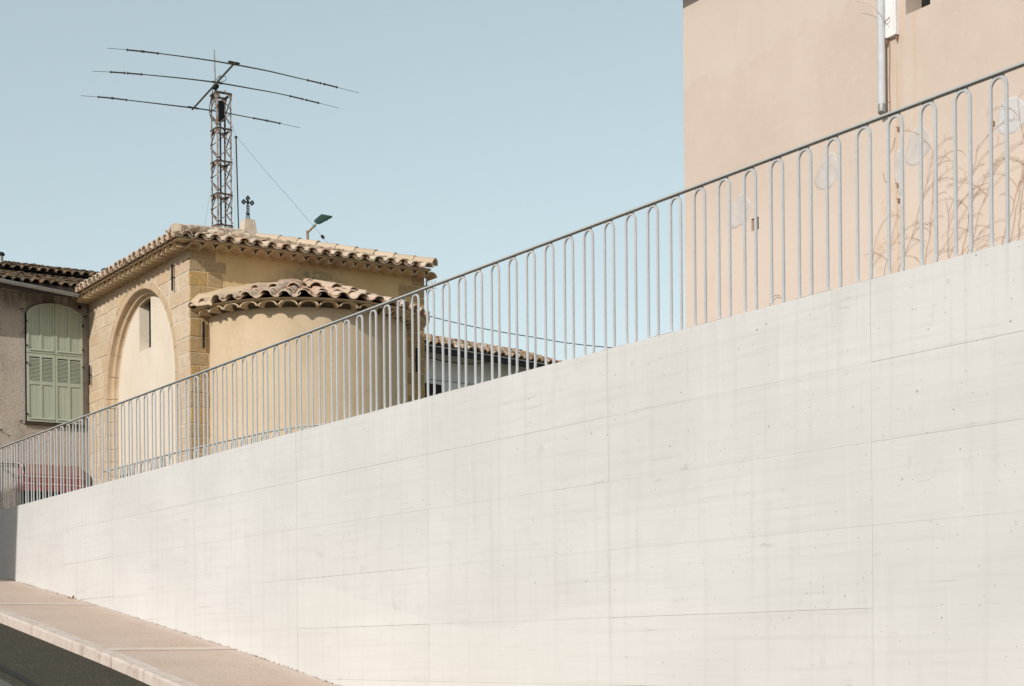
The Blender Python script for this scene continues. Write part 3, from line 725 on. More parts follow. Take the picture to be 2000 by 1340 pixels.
tG = [tile_mesh('eave_tile', M['tile_eave'], .098, .095, .36, .015, 8, 165, jit=.03) for _ in range(3)]
NC = 21
def cone_frame(ang, r, lift, tilt=.05, droll=0):
    rad = Vector((math.cos(ang), -math.sin(ang), 0)); ac = Vector((math.sin(ang), math.cos(ang), 0))
    us = (-rad + UP*pit).normalized(); nr = ac.cross(us).normalized()
    if nr.z < 0: ac = -ac; nr = ac.cross(us).normalized()
    us2 = (us - nr*tilt).normalized(); nr2 = ac.cross(us2)
    o = Vector((QX, QY, 0)) + rad*r; o.z = EZ + pit*(ER-r); o += nr*lift
    return o, ac, us2, nr2
for c_ in range(NC):
    ang = PI*(c_+.5)/NC
    rr = ER+.06; row = 0
    while rr > .42:
        pitch = rr*PI/NC; s_ = pitch/.30
        if pitch < .10 and c_ % 3: break
        if pitch < .18 and c_ % 2: break
        sw = s_ if pitch >= .18 else s_*1.9
        if pitch < .10: sw = s_*2.6
        o, ac, us, nr = cone_frame(ang+R(-.012, .012), rr+R(-.015, .015), .060*min(sw, 1)+R(-.006, .010), .085)
        Mx = frame(o, ac*sw*R(.97, 1.04), us*R(.95, 1.02), nr*min(1.0, .5+.5*sw)*R(.82, 1.02))
        inst('tile', random.choice(tA), Mx, chapel)
        rr -= .29; row += 1
for c_ in range(NC+1):
    ang = PI*c_/NC
    if c_ in (0, NC): continue
    for rr in (ER+.045, ER-.25, ER-.55):
        pitch = rr*PI/NC; sw = pitch/.295
        o, ac, us, nr = cone_frame(ang+R(-.01, .01), rr+R(-.01, .01), .075, .05)
        inst('channel_tile', random.choice(tC), frame(o, ac*sw, us, nr), chapel)
NG = 19
for c_ in range(1, NG):
    ang = PI*(c_+.02)/NG
    rad = Vector((math.cos(ang), -math.sin(ang), 0)); ac = Vector((math.sin(ang), math.cos(ang), 0))
    o = Vector((QX, QY, AE+.008)) + rad*(QR+.25+R(-.01, .01))
    sc = (QR+.25)*PI/NG/.198
    inst('eave_tile', random.choice(tG), frame(o, -ac*sc, -rad, UP*.95), chapel)
m = MB()   # mortar bed closing the space between the eave tiles and the roof deck
for k in range(N):
    a, b = PI*k/N, PI*(k+1)/N
    for (r0_, z0_), (r1_, z1_) in zip([(QR-.01, AE+.075), (QR+.20, AE+.078)], [(QR+.20, AE+.078), (QR+.31, AE+.108)]):
        m.poly([(QX+r0_*math.cos(a), QY-r0_*math.sin(a), z0_), (QX+r0_*math.cos(b), QY-r0_*math.sin(b), z0_), (QX+r1_*math.cos(b), QY-r1_*math.sin(b), z1_), (QX+r1_*math.cos(a), QY-r1_*math.sin(a), z1_)], True)
m.build('apse_cornice', M['ochre'], chapel)
# mortar flashing where the apse roof meets the wall
def flash(t0, t1, name):
    m = MB(); NA, NR = 8, 10; g = []
    for i in range(NA+1):
        f = i/NA; row = []
        for j in range(NR+1):
            r = (ER+.07)*(1-j/NR)+.30*(j/NR)
            wfac = (1.0 if j > 0 else 1.0)
            tt = t0+(t1-t0)*f*(1+.8*(j/NR)**2)
            lift = .13*(1-f)**1.2+.095+.012*math.sin(j*2.1+i)
            lift *= 1-.75*(j/NR)**3
            if j == 0: lift *= .55
            if i == NA: lift = .03
            x = QX+r*math.cos(tt); y = QY-r*math.sin(tt)
            row.append(Vector((x, min(y, QY+.01), EZ+pit*(ER-r)+lift)))
        g.append(row)
    for i in range(NA):
        for j in range(NR): m.poly([g[i][j], g[i+1][j], g[i+1][j+1], g[i][j+1]], True)
    for i in range(NA): m.poly([g[i][0], g[i+1][0], g[i+1][0]-Vector((0, 0, .05)), g[i][0]-Vector((0, 0, .05))])
    o = m.build(name, M['ochre'], chapel)
flash(PI, PI-.34, 'mortar_flashing')
flash(0, .22, 'mortar_flashing')
# main roof
OV = .33; EVZ = 6.435
ax, ay, az = 12.05, 27.43, 7.23
x0, x1, y0_, y1_ = CX0-OV, CX1-.03, CY0-OV, CY1+OV
m = MB(); ap = (ax, ay, az-.02)
for a, b in (((x0, y0_), (x1, y0_)), ((x1, y0_), (x1, y1_)), ((x1, y1_), (x0, y1_)), ((x0, y1_), (x0, y0_))):
    m.poly([(a[0], a[1], EVZ-.005), (b[0], b[1], EVZ-.005), ap])
m.build('roof_deck', M['deck'], chapel)
MB().box(x0+.02, x1-.02, y0_+.02, y1_-.02, EVZ-.022, EVZ+.018).build('roof_soffit', M['ochre'], chapel)
tM = [tile_mesh('tile', M['tile'], .098, .082, .43, .015, 8, 160, jit=.035) for _ in range(5)]
tN = [tile_mesh('channel_tile', M['tile'], .095, .08, .43, .015, 8, 140, inv=True, jit=.03) for _ in range(3)]
def slope_tiles(par, name_c, meshes, E0, along, inward, length, runf, rise, pitch, rowx=.34, lift=.05, zlift=None, rows=None, edge=.06, chan=None, cap=None):
    """tiles on one roof slope: E0 corner of the eave, along/inward unit vectors, runf(s) horizontal run available"""
    us0 = (Vector(inward)+UP*rise).normalized(); ac = Vector(along); nr0 = ac.cross(us0)
    if nr0.z < 0: ac = -ac; nr0 = ac.cross(us0)
    n = int(length/pitch); p_ = length/n; cnt = 0
    for c_ in range(n):
        s_ = (c_+.5)*p_; run = runf(s_); L = run*math.sqrt(1+rise*rise)
        d = -edge; k = 0; wob = R(-.012, .012)
        while d < L-.10:
            us = (us0-nr0*.045+ac*R(-.02, .02)).normalized(); a2 = (ac-us*ac.dot(us)).normalized(); nr = a2.cross(us)
            zl = lift+R(-.004, .008)+(zlift(d) if zlift else 0)
            o = Vector(E0)+Vector(along)*(s_+wob+R(-.006, .006))+us0*(d+R(-.015, .015))+nr0*zl
            if rows is None or rows(o):
                inst(name_c, random.choice(meshes), frame(o, a2*R(.97, 1.04), us, nr*R(.93, 1.06)), par); cnt += 1
            d += rowx; k += 1
        if chan:
            for kk in range(2):
                d = -edge+.012+kk*rowx
                if d > L-.1: break
                o = Vector(E0)+Vector(along)*(s_-p_/2+R(-.006, .006))+us0*(d+R(-.008, .008))+nr0*(lift+.028)
                inst('channel_tile', random.choice(chan), frame(o, ac, (us0-nr0*.03).normalized(), nr0), par)
    return cnt
hx = ax-x0; hy = ay-y0_
slope_tiles(chapel, 'tile', tM, (x0, y0_, EVZ), (1, 0, 0), (0, 1, 0), x1-x0, lambda s: min(s/hx, (x1-x0-s)/(x1-ax), 1)*hy, (az-EVZ)/hy, .227, .33, chan=tN, lift=.035, edge=.075)
slope_tiles(chapel, 'tile', tM, (x0, y0_, EVZ), (0, 1, 0), (1, 0, 0), y1_-y0_, lambda s: min(s/hy, (y1_-y0_-s)/(y1_-ay), 1)*hx, (az-EVZ)/hx, .215, .33, chan=tN, lift=.035, edge=.075)
tH = [tile_mesh('hip_tile', M['tile'], .125, .105, .46, .016, 8, 165, jit=.03) for _ in range(3)]
for (hx_, hy_) in ((x0, y0_), (x1, y0_), (x0, y1_)):
    a = Vector((hx_, hy_, EVZ)); b = Vector((ax, ay, az)); L = (b-a).length; us = (b-a).normalized()
    ac = us.cross(UP).normalized(); nr = ac.cross(us)
    d = -.03
    while d < L-.35:
        inst('hip_tile', random.choice(tH), frame(a+us*d+nr*(.085+R(-.004, .006)), ac*R(.97, 1.03), (us-nr*.04).normalized(), nr), chapel); d += .37
    if (hx_, hy_) == (x0, y0_):
        m = MB(); c0 = a+us*(-.035)+nr*.10; P = [c0+ac*.088*math.cos(2*PI*k/18)+nr*.088*math.sin(2*PI*k/18) for k in range(18)]
        m.prism(P, us*.2); m.build('hip_end_plug', M['pedestal'], chapel)
# cornice: one course of half round tiles bedded under the eaves
tE = [tile_mesh('eave_tile', M['tile_eave'], .106, .100, .34, .015, 8, 170, jit=.04) for _ in range(4)]
def cornice(E0, along, out, length, pitch=.218):
    n = int(length/pitch); p_ = length/n; al = Vector(along); ou = Vector(out)
    for c_ in range(n+1):
        o = Vector(E0)+al*(c_*p_+R(-.006, .006))+ou*(.262+R(-.012, .012)); ac = al
        if ac.cross(-ou).z < 0: ac = -ac
        inst('eave_tile', random.choice(tE), frame(o, ac, -ou, UP*R(.88, .98)), chapel)
cornice((CX0, CY0, CZ1-.072), (1, 0, 0), (0, -1, 0), CX1-CX0)
cornice((CX0, CY0, CZ1-.072), (0, 1, 0), (-1, 0, 0), CY1-CY0)
m = MB(); q_ = .155
m.box(CX0-.22, CX1+.03, CY0-.22, CY1+.22, CZ1+.003, EVZ-.023)
m.build('cornice_bed', M['ochre'], chapel)
# iron wall anchors
def anchor(P, n_, h, up=(0, 0, 1)):
    """P centre on the wall, n_ outward normal"""
    P = Vector(P); n_ = Vector(n_); s_ = Vector((-n_.y, n_.x, 0)); m = MB()
    hh = h/2; w = .016
    pts = [(-w*.5, -hh), (w*.9, -hh+.02), (w, -.03), (w*1.2, 0), (w, .03), (w*.9, hh-.02), (w*.4, hh), (-w, hh-.015), (-w, .03), (-w*1.2, 0), (-w, -.03), (-w, -hh+.02)]
    m.prism([P+s_*a+UP*b+n_*.03 for a, b in pts], n_*.022)
    m.tube([P-n_*.02, P+n_*.06], .012, 8)
    m.build('wall_anchor', M['iron'], chapel)
p = onX(341, 543, CX0); anchor((CX0, p.y, p.z), (-1, 0, 0), .42)
p = onX(179.5, 733, CX0); anchor((CX0, p.y, p.z), (-1, 0, 0), .36)
p = onY(396, 655, CY0); anchor((p.x, CY0, p.z), (0, -1, 0), .44)
p = onY(812, 704, CY0); anchor((p.x, CY0, p.z), (0, -1, 0), .42)

# pedestal and cross on the chapel roof
PZ0 = 7.12; pc = Vector((12.07, 27.40, 0))
def ped(zb, zt, wb, wt): 
    return MB().hexa([(pc.x+i*wb/2, pc.y+j*wb/2, zb) for i, j in ((-1, -1), (1, -1), (1, 1), (-1, 1))]+[(pc.x+i*wt/2, pc.y+j*wt/2, zt) for i, j in ((-1, -1), (1, -1), (1, 1), (-1, 1))])
cr = empty('roof_cross', (pc.x, pc.y, PZ0), 'black wrought iron cross on tapered stone pedestal atop the chapel roof', 'cross')
ped(PZ0, 7.585, .30, .185).build('pedestal', M['pedestal'], cr)
cz0 = 7.585; m = MB(); cy_ = pc.y
def P2(a, b): return Vector((pc.x+a, cy_, cz0+b))
def diamond(ca, cb, rx, rz, ww=.011):
    pts = [(ca, cb+rz), (ca+rx, cb), (ca, cb-rz), (ca-rx, cb)]
    for i in range(4): m.bar(P2(*pts[i]), P2(*pts[(i+1) % 4]), .022, ww*1.3, (0, 0, 1) if i % 2 else (1, 0, 0))
    m.bar(P2(ca, cb-rz), P2(ca, cb+rz), .016, .008, (1, 0, 0)); m.bar(P2(ca-rx, cb), P2(ca+rx, cb), .016, .008)
def ringxz(ca, cb, r, tr=.007, n=12, rz=None):
    m.tube([P2(ca+r*math.cos(2*PI*k/n), cb+(rz or r)*math.sin(2*PI*k/n)) for k in range(n)], tr, 5, closed=True)
top = .425; cb = .315
diamond(0, .385, .036, .045); diamond(-.078, cb, .038, .042); diamond(.078, cb, .038, .042)
for sgn in (-1, 1): m.bar(P2(sgn*.05, cb), P2(0, cb), .02, .018)
m.bar(P2(0, cb), P2(0, .345), .02, .018, (1, 0, 0)); ringxz(0, cb, .022, .010)
m.bar(P2(0, .02), P2(0, .30), .016, .012, (1, 0, 0))
for k_, (b_, rx) in enumerate(((.262, .026), (.225, .022), (.185, .026), (.14, .022), (.105, .026))): ringxz(-.016, b_, .014, .0055); ringxz(.016, b_, .014, .0055)
for sgn in (-1, 1):
    m.tube([P2(sgn*.014, .12), P2(sgn*.03, .08), P2(sgn*.03, .045), P2(sgn*.045, .012), P2(sgn*.066, .008), P2(sgn*.062, .022)], .008, 5)
    m.tube([P2(sgn*.034, .14), P2(sgn*.028, .115), P2(sgn*.012, .105)], .006, 5)
m.box(pc.x-.05, pc.x+.05, cy_-.02, cy_+.02, cz0, cz0+.012)
m.build('iron_cross', M['iron'], cr)

# ------------------------------------------------------------------ house on the left
YH = 29.9
hs_ = empty('house', (8, 33, 1.9), 'grey roughcast house with sage green arched shutters behind the chapel', 'house')
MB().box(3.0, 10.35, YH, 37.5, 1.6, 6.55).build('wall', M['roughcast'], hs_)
GZ = 6.49; GY = YH-.52
RP = .262; RE = Vector((3.0, GY-.02, GZ+.02)); ridge = 4.95
m = MB(); m.poly([(3, GY, GZ), (12.7, GY, GZ), (12.7, GY+ridge, GZ+ridge*RP), (3, GY+ridge, GZ+ridge*RP)])
m.poly([(3, GY+ridge, GZ+ridge*RP), (10.6, GY+ridge, GZ+ridge*RP), (10.6, GY+2*ridge, GZ), (3, GY+2*ridge, GZ)])
m.build('roof_bed', M['deck'], hs_)
m = MB(); m.poly([(3, GY, GZ-.02), (9.98, GY, GZ-.02), (9.98, YH+.1, GZ+.07), (3, YH+.1, GZ+.07)]); m.build('eave_boards', M['soffit'], hs_)
m = MB()
for k in range(13):
    xx = 3.4+k*.5; m.bar((xx, GY+.06, GZ-.045), (xx, YH+.05, GZ+.075), .07, .09)
m.build('rafter_ends', M['soffit'], hs_)
tO = [tile_mesh('roof_tile', M['tile_old'], .080, .066, .42, .013, 6, 165, jit=.05) for _ in range(5)]
zl = lambda d: .115 if d > 2.9 else 0
vis = lambda o: .277 < o.x/o.y < .347
slope_tiles(hs_, 'roof_tile', tO, (8.0, GY, GZ), (1, 0, 0), (0, 1, 0), 4.56, lambda s: ridge, RP, .163, .34, lift=.035, zlift=zl, edge=.05, rows=vis)
mj = MB(); us0 = Vector((0, 1, RP)).normalized(); nr0 = Vector((1, 0, 0)).cross(us0)
for c_ in range(34):
    for k in range(15):
        V, Fc, S = tile_verts(.080, .066, .42, .013, 5, 165, jit=.04); i = len(mj.v)
        d = -.05+k*.34
        if (9.6-(c_+.5)*.163)/(GY+d) > .276: continue
        o = Vector((9.6-(c_+.5)*.163, GY, GZ))+us0*d+nr0*(.035+zl(d)+R(0, .01)); us = (us0-nr0*.045).normalized(); nr = Vector((1, 0, 0)).cross(us)
        mj.v += [o+Vector((1, 0, 0))*v.x+us*v.y+nr*v.z for v in V]; mj.f += [tuple(i+a for a in f) for f in Fc]; mj.sm += S
mj.build('roof_tiles', M['tile_old'], hs_, kind='stuff')
MB().hexa([(3, GY+2.95, GZ+2.95*RP-.02), (12.7, GY+2.95, GZ+2.95*RP-.02), (12.7, GY+ridge, GZ+ridge*RP-.02), (3, GY+ridge, GZ+ridge*RP-.02), (3, GY+2.95, GZ+2.95*RP+.095), (12.7, GY+2.95, GZ+2.95*RP+.095), (12.7, GY+ridge, GZ+ridge*RP+.095), (3, GY+ridge, GZ+ridge*RP+.095)]).build('upper_roof_bed', M['dark'], hs_)
MB().box(3, 9.66, GY-.012, GY+.02, GZ-.16, GZ+.012).build('fascia', M['soffit'], hs_)
# gutter
def gutter(par, a, b, r, mat, out, brk=None):
    a, b, out = Vector(a), Vector(b), Vector(out); m = MB(); n = 8
    for k in range(n):
        q0, q1 = PI*k/n, PI*(k+1)/n
        P = lambda base, q: base+out*(r*math.cos(q)) - UP*(r*math.sin(q))
        m.poly([P(a, q0), P(b, q0), P(b, q1), P(a, q1)], True)
    m.tube([a+out*r, b+out*r], .009, 6)
    g_ = m.build('gutter', mat, par)
    if brk:
        d = (b-a).normalized(); L = (b-a).length; s_ = brk/2
        while s_ < L:
            c0 = a+d*s_; mm = MB()
            mm.tube([c0+out*((r+.004)*math.cos(PI*k/8))-UP*((r+.004)*math.sin(PI*k/8)) for k in range(9)], .007, 5); mm.build('gutter_bracket', mat, g_); s_ += brk
    return g_
ga, gb = onY(0, 546, GY-.05), onY(148, 575, GY-.05)
dz = (gb.z-ga.z)/(gb.x-ga.x)
gutter(hs_, (3.0, GY-.05, ga.z+(3-ga.x)*dz), (9.66, GY-.05, ga.z+(9.66-ga.x)*dz), .052, M['zinc'], (0, -1, 0), .38)
# arched shutter
SX0, SX1, SZ0, SZM, SZS, SZT = 8.893, 9.90, 4.155, 5.368, 6.04, 6.285
YF = YH-.035; sxc = (SX0+SX1)/2
def arch_z(x): 
    f = (x-sxc)/((SX1-SX0)/2); return SZS+(SZT-SZS)*math.sqrt(max(0, 1-f*f*.97))-(0 if abs(f) < .999 else 0)
m = MB(); NN = 20; top_ = [(SX0-.02+(SX1-SX0+.04)*k/NN) for k in range(NN+1)]
for a, b in zip(top_, top_[1:]):
    za, zb_ = arch_z(a)+.018, arch_z(b)+.018
    m.poly([(a, YH-.004, SZ0-.03), (b, YH-.004, SZ0-.03), (b, YH-.004, zb_), (a, YH-.004, za)])
m.build('window_recess', M['dark'], hs_)
MB().box(SX0-.03, SX1+.03, YH-.06, YH, SZ0-.055, SZ0-.012).build('window_sill', M['soffit'], hs_)
def leaf(xa, xb, z0, z1, upper, left):
    root = MB(); st = .055; yb_ = YF; yf = YF-.028
    def zt(x): return arch_z(x) if upper else z1
    lf = empty('shutter', ((xa+xb)/2, YF, z0)); lf.parent = hs_; lf.location = Vector(lf.location)-WL[hs_.name]
    # frame: stiles, rails, mullion
    fm = MB()
    def vert(x0_, x1_, zb_=z0, zt_=None):
        n = 3
        for k in range(n):
            a = x0_+(x1_-x0_)*k/n; b = x0_+(x1_-x0_)*(k+1)/n
            fm.hexa([(a, yf, zb_), (b, yf, zb_), (b, yb_, zb_), (a, yb_, zb_), (a, yf, zt(a)), (b, yf, zt(b)), (b, yb_, zt(b)), (a, yb_, zt(a))])
    xm = (xa+xb)/2
    vert(xa, xa+.04); vert(xb-.04, xb); vert(xm-.02, xm+.02)
    fm.box(xa+.04, xm-.02, yf+.001, yb_, z0, z0+.075); fm.box(xm+.02, xb-.04, yf+.001, yb_, z0, z0+.075)
    if upper:
        n = 8
        for (p, q) in ((xa+.04, xm-.02), (xm+.02, xb-.04)):
            for k in range(n):
                a = p+(q-p)*k/n; b = p+(q-p)*(k+1)/n; hh = .052
                fm.hexa([(a, yf+.001, zt(a)-hh), (b, yf+.001, zt(b)-hh), (b, yb_, zt(b)-hh), (a, yb_, zt(a)-hh), (a, yf+.001, zt(a)), (b, yf+.001, zt(b)), (b, yb_, zt(b)), (a, yb_, zt(a))])
    else:
        for (p, q) in ((xa+.04, xm-.02), (xm+.02, xb-.04)):
            fm.box(p, q, yf+.001, yb_, z1-.06, z1); fm.box(p, q, yf+.001, yb_, z0+.66, z0+.725)
    fm.build('frame', M['sage'], lf)
    # a projecting weather bar on the bottom rail
    MB().hexa([(xa+.03, yf-.018, z0+.045), (xb-.03, yf-.018, z0+.045), (xb-.03, yf, z0+.045), (xa+.03, yf, z0+.045), (xa+.03, yf-.012, z0+.06), (xb-.03, yf-.012, z0+.06), (xb-.03, yf, z0+.068), (xa+.03, yf, z0+.068)]).build('weather_bar', M['sage'], lf)
    for (p, q) in ((xa+.04, xm-.02), (xm+.02, xb-.04)):
        nb = 4 if upper else 3
        for k in range(nb):
            a = p+(q-p)*k/nb+.0015; b = p+(q-p)*(k+1)/nb-.0015
            za, zb_ = z0+.07, (zt(a)-.04 if upper else z0+.665); zb2 = zt(b)-.04 if upper else zb_
            MB().hexa([(a, yf+.014, za), (b, yf+.014, za), (b, yb_-.002, za), (a, yb_-.002, za), (a, yf+.014, zb_), (b, yf+.014, zb2), (b, yb_-.002, zb2), (a, yb_-.002, zb_)]).build('board', M['sage'], lf)
    if not upper:
        lv = MB()
        for (p, q) in ((xa+.04, xm-.02), (xm+.02, xb-.04)):
            zz = z0+.735
            while zz < z1-.075:
                lv.hexa([(p, yf+.002, zz), (q, yf+.002, zz), (q, yf+.006, zz-.002), (p, yf+.006, zz-.002), (p, yf+.020, zz+.020), (q, yf+.020, zz+.020), (q, yf+.024, zz+.018), (p, yf+.024, zz+.018)]); zz += .0235
        lv.build('louvres', M['sage'], lf, kind='stuff')
    hx_ = xa-.01 if left else xb+.01
    for hz_ in ((z0+.12, z1-.18 if not upper else z0+.55)):
        hm = MB(); hm.tube([(hx_, yf-.02, hz_-.022), (hx_, yf-.02, hz_+.022)], .010, 6); hm.box(min(hx_, hx_+(.02 if left else -.02)), max(hx_, hx_+(.02 if left else -.02)), yf-.012, yf-.002, hz_-.01, hz_+.01)
        hm.build('hinge', M['iron'], lf)
    return lf
leaf(SX0, sxc-.004, SZM+.006, None, True, True); leaf(sxc+.004, SX1, SZM+.006, None, True, False)
leaf(SX0, sxc-.004, SZ0, SZM-.004, False, True); leaf(sxc+.004, SX1, SZ0, SZM-.004, False, False)
# small grille and hooks
p = onY(155, 600, YH)
m = MB(); s_ = .045
m.box(p.x-s_, p.x+s_, YH-.012, YH-.001, p.z+s_*.75, p.z+s_*1.2); m.box(p.x-s_, p.x+s_, YH-.012, YH-.001, p.z-s_*1.2, p.z-s_*.75)
m.box(p.x-s_, p.x-s_*.7, YH-.012, YH-.001, p.z-s_*.75, p.z+s_*.75); m.box(p.x+s_*.7, p.x+s_, YH-.012, YH-.001, p.z-s_*.75, p.z+s_*.75)
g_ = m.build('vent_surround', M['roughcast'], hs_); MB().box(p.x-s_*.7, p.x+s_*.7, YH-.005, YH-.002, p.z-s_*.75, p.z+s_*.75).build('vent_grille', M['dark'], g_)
for px_, py_ in ((42, 604), (166, 619), (41, 823), (2, 840)):
    p = onY(px_, py_, YH); m = MB(); m.tube([(p.x-.03, YH, p.z), (p.x-.02, YH-.06, p.z), (p.x+.02, YH-.07, p.z+.005)], .007, 5); m.tube([(p.x-.01, YH-.055, p.z+.01), (p.x, YH-.06, p.z-.05)], .006, 5); m.build('wall_hook', M['iron'], hs_)
# electrical cable along the base of the visible wall
p = onY(0, 905, YH); m = MB(); m.tube([(7.4, YH-.03, p.z+.01), (8.0, YH-.03, p.z-.005), (8.75, YH-.03, p.z)], .012, 6); m.build('wall_cable', M['black'], hs_)
# vent pipes on its roof
for i, (px_, pyb, pyt, rr, lb) in enumerate(((2, 526, 492, .045, 'grey vent pipe with domed cap at left end of the dark roof'), (205, 545, 524, .045, 'capped vent pipe peeping over tiles where house and chapel roofs meet'))):
    dpt = 33.0 if i == 0 else 32.6
    a, b = deep(px_, pyb, dpt), deep(px_, pyt, dpt)
    v_ = empty('vent_pipe', (a.x, a.y, a.z-.3), lb, 'vent pipe')
    MB().tube([(a.x, a.y, a.z-.5), (a.x, a.y, b.z-.06)], rr, 12).build('pipe', M['zinc'], v_)
    m = MB(); m.tube([(a.x, a.y, b.z-.075), (a.x, a.y, b.z-.05), (a.x, a.y, b.z-.02), (a.x, a.y, b.z)], [rr*1.5, rr*1.7, rr*1.45, rr*.5], 12); m.build('cap', M['dark_gutter'], v_)
# red awning over the dark doorway
aw = empty('awning', (9.4, YH-.3, 2.9), 'faded red canvas awning with cream piping over dark doorway', 'awning')
xa, xb = onY(36.5, 905, YH).x, 9.83
tz = onY(37, 905, YH).z; fz = onY(45, 925, YH-.30).z; bz = onY(45, 958, YH-.30).z
yw, yf_ = YH-.004, YH-.30
mid = [(yw, tz), (yw-.13, tz-.035), (yw-.22, tz-.085), (yf_, fz)]
m = MB()
for (a, b) in zip(mid, mid[1:]): m.poly([(xa+.05, a[0], a[1]), (xb, a[0], a[1]), (xb, b[0], b[1]), (xa+.05, b[0], b[1])], True)
m.build('canopy', M['red_faded'], aw)
for x_ in (xa, xa+.045):
    pass
m = MB(); m.prism([(xa, yw, tz)]+[(xa, a, b) for a, b in mid[1:]]+[(xa, yf_, bz), (xa, yw, bz)], (.012, 0, 0)); m.build('side_panel', M['red'], aw)
m = MB(); m.tube([(xa-.004, a, b+.006) for a, b in mid], .011, 5); m.build('piping', M['trim'], aw)
MB().box(xa, xb, yf_-.012, yf_, bz, fz).build('valance', M['red'], aw)
for pyv in (929, 943.5):
    zz = onY(45, pyv, yf_-.015).z; MB().box(xa-.006, xb+.004, yf_-.022, yf_-.0125, zz-.007, zz+.007).build('piping', M['trim'], aw)
MB().box(xa+.03, 10.32, YH-.012, YH-.003, 1.9, bz+.03).build('doorway', M['dark'], hs_)
MB().box(xa+.06, 10.0, YH-.40, YH-.014, 1.9, 2.0).build('door_step', M['kerb'], hs_)
# weeds and a thin climber at the foot of the house
def weed(px_, base_py, h, n, label, mat):
    p = onY(px_, base_py, YH-.15); st = empty('weed', (p.x, p.y, 1.95), label, 'weed')
    m = MB(); lf = MB()
    for k in range(n):
        x_, y_, z_ = p.x+R(-.06, .06), p.y+R(-.05, .05), 1.95; pts = [(x_, y_, z_)]; dx = R(-.25, .25)
        for j in range(6): z_ += h/6*R(.8, 1.1); x_ += dx*.1+R(-.015, .015); pts.append((x_, y_+R(-.01, .01), z_))
        m.tube(pts, .004, 4)
        for q in pts[2:]:
            for _ in range(3):
                a = R(0, 6.3); l = R(.02, .045); b_ = Vector(q); e = b_+Vector((math.cos(a)*l, math.sin(a)*l, R(-.3, .6)*l)); s_ = Vector((-math.sin(a), math.cos(a), 0))*l*.3
                lf.poly([b_, (b_+e)/2+s_, e, (b_+e)/2-s_])
    m.build('stem', M['twig'], st); lf.build('leaves', mat, st, kind='stuff')
weed(22, 980, 1.0, 5, 'thin reddish green weed against roughcast wall at far left', M['leaf'])
weed(29, 990, .75, 4, 'short bushy weed nearest the awning at far left', M['leaf'])

# ------------------------------------------------------------------ tall pink house on the right
XR = 12.0; YR = 15.09
bd = empty('house', (15, 8, 1.9), 'tall pink rendered house wall rising behind the railing', 'house')
pl, pr_, pb = onX(1769, 28, XR), onX(1817, 8, XR), 6.10
wy0, wy1 = pr_.y, pl.y; wzt = 7.15
n1, n2, nz0, nz1 = 13.823, 13.943, 4.50, 4.637
m = MB()
def wallrect(ya, yb, za, zb): m.poly([(XR, ya, za), (XR, yb, za), (XR, yb, zb), (XR, ya, zb)])
TOPZ = 8.0
wallrect(-8, wy0, 1.8, TOPZ); wallrect(wy0, wy1, 1.8, pb); wallrect(wy0, wy1, wzt, TOPZ)
wallrect(wy1, n1, 1.8, TOPZ); wallrect(n1, n2, 1.8, nz0); wallrect(n1, n2, nz1, TOPZ); wallrect(n2, YR, 1.8, TOPZ)
for (ya, yb, za, zb, dd) in ((wy0, wy1, pb, wzt, .22), (n1, n2, nz0, nz1, .16)):
    m.poly([(XR, ya, za), (XR+dd, ya, za), (XR+dd, ya, zb), (XR, ya, zb)]); m.poly([(XR, yb, za), (XR+dd, yb, za), (XR+dd, yb, zb), (XR, yb, zb)])
    m.poly([(XR, ya, za), (XR, yb, za), (XR+dd, yb, za), (XR+dd, ya, za)]); m.poly([(XR, ya, zb), (XR, yb, zb), (XR+dd, yb, zb), (XR+dd, ya, zb)])
m.poly([(XR, YR, 1.8), (XR+9, YR, 1.8), (XR+9, YR, TOPZ), (XR, YR, TOPZ)]); m.poly([(XR, -8, 1.8), (XR+9, -8, 1.8), (XR+9, -8, TOPZ), (XR, -8, TOPZ)])
m.poly([(XR+9, -8, 1.8), (XR+9, YR, 1.8), (XR+9, YR, TOPZ), (XR+9, -8, TOPZ)])
m.build('wall', M['pink'], bd)
MB().box(XR+.215, XR+.26, wy0-.05, wy1+.05, pb-.05, wzt+.05).build('window_pane', M['dark'], bd)
m = MB(); m.box(XR+.075, XR+.2, n1-.03, n2+.03, nz0-.03, nz1+.03); m.build('niche_back', M['dark'], bd)
m = MB(); m.box(XR+.02, XR+.07, n1, n1+.025, nz0, nz1); m.box(XR+.02, XR+.07, n2-.025, n2, nz0, nz1); m.box(XR+.05, XR+.07, n1+.015, n2-.015, nz1-.015, nz1); m.build('niche_frame', M['rust'], bd)
# roof with overhang: its edge and shade touch the very top of the picture
m = MB(); oh = .42; ez = 7.52
m.hexa([(XR-oh, -8.3, ez), (XR+9.3, -8.3, ez), (XR+9.3, YR+.30, ez), (XR-oh, YR+.30, ez), (XR-oh, -8.3, ez+.10), (XR+9.3, -8.3, ez+.10), (XR+9.3, YR+.30, ez+.10), (XR-oh, YR+.30, ez+.10)]); m.build('roof_slab', M['soffit'], bd)
m = MB(); m.prism([(XR-oh, -8.3, ez+.101), (XR+4.4, -8.3, ez+1.7), (XR+9.3, -8.3, ez+.101)], (0, YR+8.6, 0)); m.build('roof', M['tile_far'], bd)
